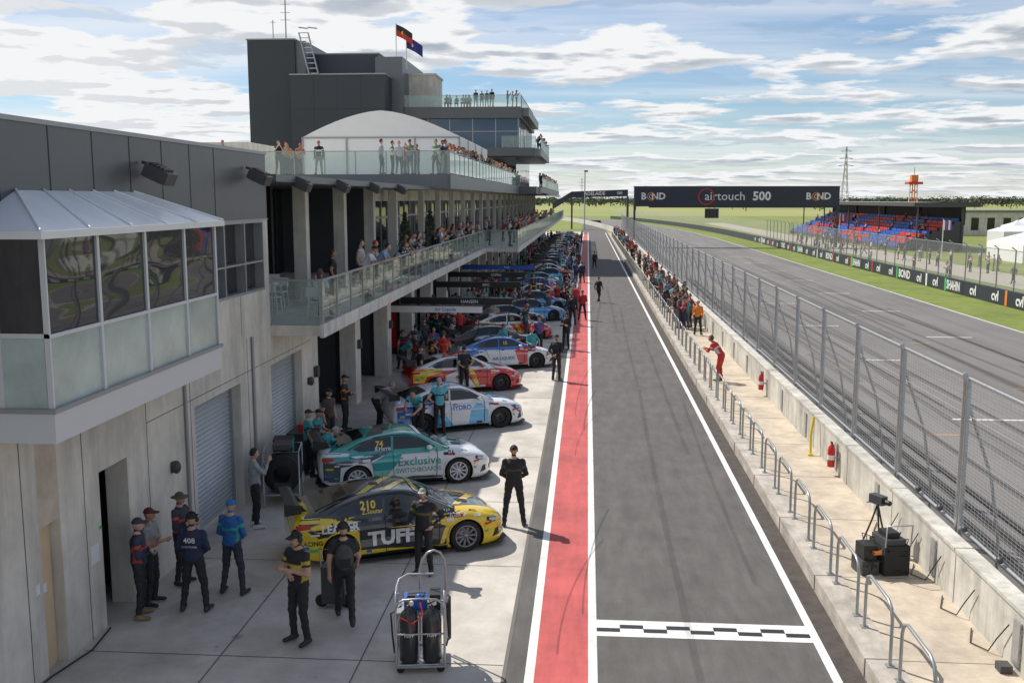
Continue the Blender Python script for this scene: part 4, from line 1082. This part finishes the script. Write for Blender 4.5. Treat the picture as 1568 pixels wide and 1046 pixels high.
LIV=[
 dict(base=Yl,roof=Bk,side=[([(-2.1,.93),(-1.7,.62),(-.9,.74),(-.9,.30),(.2,.22),(.86,.22),(.86,.60),(.55,.72),(1.2,.86),(.7,.95),(-.6,.96),(-2.0,.99)],Bk),([(-2.1,.80),(-1.65,.80),(-.95,.95),(-1.5,.95)],Yl),([(-.9,.22),(.25,.22),(-.3,.27),(-.9,.30)],Yl),([(.72,.24),(.80,.24),(1.05,.83),(.95,.84)],Yl)],
   top=[([(1.02,-.60),(1.02,.60),(1.9,.38),(2.0,0),(1.9,-.38)],Bk),([(-.9,-.5),(-.7,-.5),(.1,.5),(-.1,.5)],Yl),([(-.4,-.5),(-.2,-.5),(.25,.1),(.25,.3)],Yl),([(1.1,-.5),(1.25,-.5),(1.8,.3),(1.65,.35)],Yl)],
   text=[T('TUFF',-.26,.48,.38,wtx,bold=.045,sx=1.1),T('LEADER',-1.28,.79,.21,wtx,bold=.03),T('210',-.70,1.14,.21,ytx,off=.018,bold=.03),T('Z.Soutar',-.62,1.02,.12,ytx,off=.018),T('WURTH',1.12,.80,.11,wtx),T('RACING',-1.85,.53,.12,ktx),T('210',.9,.88,.09,wtx)],rim=rimsil,banner=paint(Yl)),
 dict(base=Wt,roof=(.02,.32,.28),side=[([(-2.1,.3),(-1.72,.3),(-1.68,.66),(-.95,.74),(-.35,.96),(-2.1,.99)],Dg),([(-2.1,.80),(-1.3,.83),(-.5,.97),(-2.1,.99)],Tl),([(-.88,.22),(-.4,.22),(.1,.30),(.86,.26),(.86,.22)],Dg),([(-.88,.30),(-.6,.30),(-.3,.6),(-.1,.94),(-.35,.96),(-.9,.72)],Tl)],
   top=[([(1.0,-.5),(1.0,.5),(1.6,.4),(1.6,-.2)],Tl),([(-1,-.5),(-.6,-.5),(-.2,.5),(-.6,.5)],Dg)],
   text=[T('Exclusive',.28,.66,.30,tltx,bold=.01),T('SWITCHBOARDS',.26,.44,.15,tltx),T('74',-.70,1.13,.19,ytx,off=.018,bold=.03),T('B.Harris',-.62,1.02,.12,wtx,off=.018),T('74',1.1,.80,.15,ktx)],rim=rimwhite,banner=signwhite),
 dict(base=Wt,roof=Wt,side=[([(.2,.22),(.86,.22),(.86,.6),(.6,.9),(.3,.7)],Lb),([(-2.1,.45),(-1.7,.40),(-1.66,.70),(-1.3,.76),(-.9,.95),(-2.1,.99)],Bl),([(-.86,.22),(-.3,.22),(-.5,.5),(-.88,.6)],Lb),([(1.6,.7),(2.1,.3),(2.15,.55),(1.9,.72)],Bl)],
   top=[([(1.0,-.5),(1.0,.1),(1.9,.2),(1.9,-.3)],Lb),([(-.9,-.5),(-.3,-.5),(.1,.5),(-.5,.5)],Lb)],
   text=[T('HYDRO',-.05,.74,.20,btx),T('35',-.7,1.12,.18,ytx,off=.018)],rim=rimdark),
 dict(base=Rd,roof=Wt,side=[([(-.86,.22),(.3,.22),(.0,.6),(-.3,.9),(-.9,.7)],Wt),([(.3,.22),(.45,.22),(.2,.9),(.0,.9)],Yl),([(-2.1,.5),(-1.7,.5),(-1.6,.72),(-1,.85),(-1,.96),(-2.1,.98)],Yl)],
   top=[([(1.0,-.5),(1.0,.0),(1.9,-.1),(1.9,-.3)],Wt),([(-.9,-.4),(-.3,-.5),(.1,.5),(-.5,.5)],Rd)],
   text=[T('22',-.1,1.13,.20,ytx,off=.018),T('RACING',-.1,.62,.2,rtx)],rim=rimdark),
 dict(base=Wt,roof=Bl,side=[([(.5,.22),(.86,.22),(.86,.7),(1.25,.8),(2.0,.62),(2.0,.75),(.7,.94),(.3,.8)],Rd),([(-2.1,.4),(-1.7,.4),(-1.65,.7),(-1,.85),(-.7,.96),(-2.1,.98)],Bl)],
   top=[([(1.0,-.5),(1.0,.5),(1.9,.3),(1.9,-.3)],Rd)],text=[T('AIR LIQUIDE',-.2,.5,.18,btx),T('7',-1.3,.82,.2,wtx),T('15',-.1,1.13,.20,ytx,off=.018)],rim=rimdark),
 dict(base=Bk,roof=Bk,side=[([(-.86,.22),(.5,.22),(.2,.5),(-.9,.55)],Bl)],top=[([(1.0,-.3),(1.0,.3),(1.9,.2),(1.9,-.2)],Bl)],text=[T('MPC',-.1,.62,.3,wtx)],rim=rimdark),
 dict(base=(.05,.33,.70),roof=Bk,side=[([(-.86,.22),(.8,.22),(.2,.5),(-.9,.55)],Bk),([(1.0,.86),(1.8,.6),(1.9,.7),(1.2,.88)],Yl)],text=[T('48',-.1,.68,.3,wtx)],rim=rimdark),
 dict(base=(.03,.40,.12),roof=Bk,side=[([(-.86,.22),(.8,.22),(.2,.5),(-.9,.55)],Wt)],rim=rimdark),
]
CM=[make_car_meshes(l) for l in LIV]
cars=[(0,-3.86,19.35,24),(1,-4.62,24.2,22),(2,-4.12,30.2,28),(3,-4.6,36.2,24),(4,-3.55,41.3,24),(5,-4.3,45.0,24),(3,-3.9,49.8,24),(5,-4.4,54,24),(6,-3.4,57.5,24)]
order=[6,3,4,1,6,3,6,7,6,4,2,7,3,6,0,2,4,6,5,3]
y=62.5
for i in range(23):
    cars.append((order[i%20],-3.4+U(-.5,.4),y,24+U(-3,3))); y+=5.3
for k,x,y,a in cars: place_car(CM[k],x,y,a)

def boom(y,L,m,st,m2):
    b=MB(); b.box(-8.3,-8.3+L,y,y+.12,2.35,2.62,m); b.box(-8.3,-8.3+L,y-.02,y+.14,2.62,2.66,dkgrey)
    text_on(b,st,(-8.3+L*.62,y-.004,2.48),(1,0,0),(0,0,1),.20,m2,.01)
    b.tube([(-8.3+L-.1,y+.06,2.35),(-8.3+L-.2,y+.1,1.5),(-8.3+L-.6,y+.2,1.0)],.02,black,5)
    b.obj('pit_boom')
boom(40.6,4.0,signwhite,'Air Liquide',bluem); boom(43.8,5,black,'HANSEN',signwhite); boom(52.4,4.8,black,'MPC',signwhite); boom(59.5,4.6,black,'CUPRA',signwhite)
boom(66,4.8,bluem,'TCR',signwhite)
# ---------------------------------------------------------------- trolley
tr=empty('gas_bottle_trolley',(-2.45,14.15,0),math.radians(8),1.0)
b=MB()
for x in (-.36,.36):
    b.tube([(x,-.3,.12),(x,-.3,1.0),(x,-.26,1.12),(x,-.1,1.2)],.018,galv,8); b.tube([(x,.35,.12),(x,.35,1.0)],.018,galv,8)
b.tube([(-.36,-.1,1.2),(-.36,.1,1.2),(-.33,.28,1.25),(-.2,.35,1.3),(.2,.35,1.3)],.018,galv,8)
b.tube([(-.02,.4,.2),(-.02,.4,1.35),(.02,.4,1.5),(.1,.4,1.62),(.2,.4,1.66),(.3,.4,1.62),(.36,.4,1.5),(.38,.4,1.35),(.38,.4,.2)],.018,galv,8)
b.tube([(-.36,-.3,1.0),(-.33,-.32,1.1),(-.25,-.34,1.17),(.0,-.34,1.19),(.25,-.34,1.17),(.33,-.32,1.1),(.36,-.3,1.0)],.016,galv,8)
for z in (.14,.62): 
    b.tube([(-.36,-.3,z),(.36,-.3,z),(.36,.4,z),(-.36,.4,z),(-.36,-.3,z)],.015,galv,6)
b.box(-.37,.37,-.32,.42,.10,.13,galv); b.box(-.37,.37,-.05,.42,.82,.85,galv)
for x in (-.3,.3):
    for y in (-.25,.35): b.lathe([(0,-.02),(.05,-.02),(.06,0),(.05,.02),(0,.02)],rubber,12,'Y',(x,y,.055))
b.obj('frame',tr)
b=MB()
for x in (-.17,.17):
    b.lathe([(0,.14),(.12,.15),(.145,.18),(.145,.80),(.12,.9),(.06,.96),(.04,.98),(.04,1.02),(0,1.02)],bottle,18,'Z',(x,-.16,0))
    b.tube([(x,-.16,1.0),(x,-.16,1.08)],.02,brass,8); b.lathe([(0,1.07),(.04,1.07),(.04,1.1),(0,1.1)],brass,10,'Z',(x,-.16,0))
    text_on(b,'TUFF',(x,-.309,.6),(1,0,0),(0,0,1),.07,signwhite)
    b.lathe([(0,-.02),(.035,-.02),(.035,.02),(0,.02)],signwhite,12,'Y',(x+.04,-.2,1.06))
b.obj('gas_bottles',tr)
b=MB()
b.box(-.25,.1,.05,.35,.86,1.02,bluem); b.box(-.2,.05,.1,.3,1.02,1.06,dkgrey); b.sphere((-.02,.0,1.07),(.06,.06,.06),bluem,10,8); b.box(.14,.3,.0,.3,.86,1.1,black)
for k in range(6):
    pts=[(.42+.02*(k%2),.05+.22*math.cos(t*.5236)*(1-.06*k),.72+.34*math.sin(t*.5236)*(1-.06*k)) for t in range(13)]
    b.tube(pts,.022,black,6)
b.tube([(.1,-.2,1.05),(.25,-.3,1.15),(.4,-.1,1.0),(.42,.1,.4),(.38,.2,.2)],.016,black,6)
b.tube([(-.3,.2,.86),(-.45,.05,.8),(-.42,-.1,.5),(-.4,0,.2)],.016,black,6)
b.tube([(0,-.16,1.05),(.05,-.35,.95),(-.1,-.34,.8),(-.3,-.33,.9)],.01,redm,6)
b.obj('tools_and_hoses',tr)
b=MB(); b.box(-.2,.2,-.15,.15,.1,.75,dkgrey); b.lathe([(0,0),(.12,0),(.14,.05),(.14,.7),(.1,.82),(0,.85)],bottle,14,'Z',(0,.05,.15)); b.tube([(-.2,-.1,.7),(-.2,-.2,1.1),(.2,-.2,1.1),(.2,-.1,.7)],.015,galv,6)
for x in (-.22,.22): b.lathe([(0,-.02),(.1,-.02),(.12,0),(.1,.02),(0,.02)],rubber,12,'Y',(x,-.05,.12))
b.obj('fuel_trolley',None,(-4.3,16.2,0))
b=MB()
for k in range(3):
    b.lathe([(.2,-.1),(.42,-.1),(.44,0),(.42,.1),(.2,.1),(.2,-.1)],rubber,20,'Y',(0,.24*k,.75))
b.tube([(-.4,-.2,.02),(-.4,-.2,1.3),(.4,-.2,1.3),(.4,-.2,.02)],.02,galv,6); b.tube([(-.4,.7,.02),(-.4,.7,1.3),(.4,.7,1.3),(.4,.7,.02)],.02,galv,6)
b.box(-.42,.42,-.2,.7,.28,.32,galv); b.tube([(-.4,-.2,1.3),(-.4,.7,1.3)],.02,galv,6); b.tube([(.4,-.2,1.3),(.4,.7,1.3)],.02,galv,6); b.box(-.2,.2,0,.5,1.3,1.42,dkgrey)
b.obj('tyre_trolley',None,(-6.95,21.8,0),.2)
b=MB(); b.box(-.3,.3,-.5,.5,.08,1.0,dkgrey)
for z in (.25,.45,.65,.85): b.box(.3,.32,-.45,.45,z,z+.02,galv)
b.box(-.32,.32,-.52,.52,1.0,1.04,dkgrey); b.box(-.1,.15,-.2,.1,1.04,1.2,redm); b.obj('tool_cabinet',None,(-7.35,25.0,0))
b=MB(); b.box(-.25,.25,-.3,.3,.05,.9,dkgrey); b.box(-.2,.25,-.25,.25,.9,1.3,black); b.box(.251,.26,-.22,.22,.95,1.25,signteal); b.obj('timing_stand',None,(-7.3,23.0,0),.2)
b=MB()
for a in (0,2.1,4.2): b.tube([(.30*math.cos(a),.30*math.sin(a),0),(.1*math.cos(a),.1*math.sin(a),.6),(0,0,.95)],.018,black,6)
b.box(-.08,.08,-.16,.16,.95,1.12,dkgrey); b.tube([(0,-.16,1.03),(0,-.3,1.03)],.05,black,10); b.tube([(0,.15,.95),(.12,.4,.85)],.012,black,5)
b.obj('camera_tripod',None,(5.6,18.9,.285),.5)
b=MB(); bc=mat('black_cloth',(.03,.03,.032),.9,bump=.8,bscale=9)
b.box(-.24,.24,-.3,.3,.02,.55,bc); b.box(-.22,.18,-.25,.25,.55,.66,dkgrey); b.box(-.15,.1,-.15,.15,.66,.76,black)
b.tube([(-.24,-.3,.55),(-.24,-.34,.95),(.24,-.34,.95),(.24,-.3,.55)],.014,galv,6)
b.box(-.62,-.3,-.22,.2,.02,.28,dkgrey); b.box(-.58,-.34,-.18,.15,.28,.55,black)
for k in range(9):
    pts=[(U(-.6,.25),U(-.45,.4),U(.02,.7)) for _ in range(5)]; b.tube(pts,.010,black,5)
b.box(-.42,-.28,-.26,-.18,.4,.46,signorange)
b.obj('equipment_cases',None,(5.55,17.9,.285),.2)
b=MB()
for y0 in (14.2,15.5,17,18.2,19.4):
    b.tube([(6.15,y0,.9),(6.12,y0+.3,.55),(6.05,y0+.4,.31),(5.9,y0+.7,.30),(6.1,y0+1.2,.31)],.010,black,5); b.sphere((6.5,y0,1.4),(.06,.08,.06),dkgrey,8,6)
b.box(5.95,6.12,13.9,14.1,.29,.4,dkgrey)
b.obj('cable_loom')

# ---------------------------------------------------------------- light, sky, camera
sd=Vector((-.77,.64,0)).normalized(); el=math.radians(49)
S=Vector((sd.x*math.cos(el),sd.y*math.cos(el),math.sin(el)))
li=bpy.data.lights.new('sun','SUN'); li.energy=5.0; li.angle=math.radians(.5); li.color=(1,.95,.87)
lo=bpy.data.objects.new('sun',li); COL.objects.link(lo); lo.rotation_euler=S.to_track_quat('Z','Y').to_euler(); lo.location=(0,0,60)
w=bpy.data.worlds.new('World'); scene.world=w; w.use_nodes=True; nt=w.node_tree; N=nt.nodes; L=nt.links
for n in list(N): N.remove(n)
out=N.new('ShaderNodeOutputWorld'); sky=N.new('ShaderNodeTexSky'); sky.sky_type='NISHITA'; sky.sun_disc=False
sky.sun_elevation=el; sky.sun_rotation=math.atan2(sd.x,sd.y); sky.air_density=1.0; sky.dust_density=.3; sky.ozone_density=2.5
bg=N.new('ShaderNodeBackground'); bg.inputs['Strength'].default_value=.10
tint=N.new('ShaderNodeMix'); tint.data_type='RGBA'; tint.blend_type='MULTIPLY'; tint.inputs['Factor'].default_value=1; tint.inputs['B'].default_value=(.84,.94,1.06,1)
L.new(sky.outputs[0],tint.inputs['A']); L.new(tint.outputs['Result'],bg.inputs[0])
tc=N.new('ShaderNodeTexCoord'); sp=N.new('ShaderNodeSeparateXYZ'); L.new(tc.outputs['Generated'],sp.inputs[0])
def math_(op,a,b=None):
    n=N.new('ShaderNodeMath'); n.operation=op
    for i,v in enumerate((a,b)):
        if v is None: continue
        if isinstance(v,(int,float)): n.inputs[i].default_value=v
        else: L.new(v,n.inputs[i])
    return n.outputs[0]
zz=math_('ADD',math_('MAXIMUM',sp.outputs['Z'],0),.07)
cb=N.new('ShaderNodeCombineXYZ'); L.new(math_('DIVIDE',sp.outputs['X'],zz),cb.inputs[0]); L.new(math_('DIVIDE',sp.outputs['Y'],zz),cb.inputs[1])
def noise(vec,sc,det,off=(0,0,0),ro=.55,scale=(1,1,1)):
    mp=N.new('ShaderNodeMapping'); mp.inputs['Location'].default_value=off; mp.inputs['Scale'].default_value=scale; L.new(vec,mp.inputs['Vector'])
    n=N.new('ShaderNodeTexNoise'); n.inputs['Scale'].default_value=sc; n.inputs['Detail'].default_value=det; n.inputs['Roughness'].default_value=ro; L.new(mp.outputs[0],n.inputs['Vector']); return n.outputs['Fac']
def mr(v,a,b,c=0,d=1):
    n=N.new('ShaderNodeMapRange'); n.interpolation_type='SMOOTHSTEP'; n.inputs['From Min'].default_value=a; n.inputs['From Max'].default_value=b; n.inputs['To Min'].default_value=c; n.inputs['To Max'].default_value=d; L.new(v,n.inputs['Value']); return n.outputs[0]
cum=noise(cb.outputs[0],1.15,7,(3.1,1.7,0),.54)
cum2=noise(cb.outputs[0],1.15,3,(3.1,1.7+.16,0),.5)
left=mr(sp.outputs['X'],-.50,.05,.11,0)
cover=mr(math_('ADD',cum,left),.475,.545)
cir=noise(cb.outputs[0],.5,6,(7,2,0),.6,(.35,1.6,1)); cirf=mr(math_('ADD',cir,left),.42,.75,0,.7)
fac=math_('MAXIMUM',cover,cirf)
up_=mr(sp.outputs['Z'],.30,.65,1,.42); fac=math_('MULTIPLY',fac,up_)
haze=mr(sp.outputs['Z'],0,.09,.40,0)
fac=math_('MINIMUM',math_('ADD',fac,haze),1)
shade=mr(math_('SUBTRACT',cum2,cum),-.08,.04,.0,1)
thick=mr(cum,.54,.70,1,.45)
sh=math_('MULTIPLY',thick,math_('ADD',math_('MULTIPLY',shade,.6),.4))
sh=math_('MAXIMUM',sh,math_('MULTIPLY',left,5.0))
rgb=N.new('ShaderNodeValToRGB'); rgb.color_ramp.elements[0].color=(.44,.50,.58,1); rgb.color_ramp.elements[1].color=(.98,.99,1,1); rgb.color_ramp.elements[0].position=.2; rgb.color_ramp.elements[1].position=.7
L.new(sh,rgb.inputs[0])
bg2=N.new('ShaderNodeBackground'); bg2.inputs['Strength'].default_value=.93; L.new(rgb.outputs[0],bg2.inputs[0])
mx=N.new('ShaderNodeMixShader'); L.new(fac,mx.inputs[0]); L.new(bg.outputs[0],mx.inputs[1]); L.new(bg2.outputs[0],mx.inputs[2]); L.new(mx.outputs[0],out.inputs[0])

cam=bpy.data.cameras.new('camera'); co=bpy.data.objects.new('camera',cam); COL.objects.link(co)
co.location=(0,0,7); co.rotation_euler=(math.radians(90-8.14),0,math.radians(4.31)); cam.lens=35; cam.sensor_width=36; cam.clip_end=9000; cam.clip_start=.1
scene.camera=co
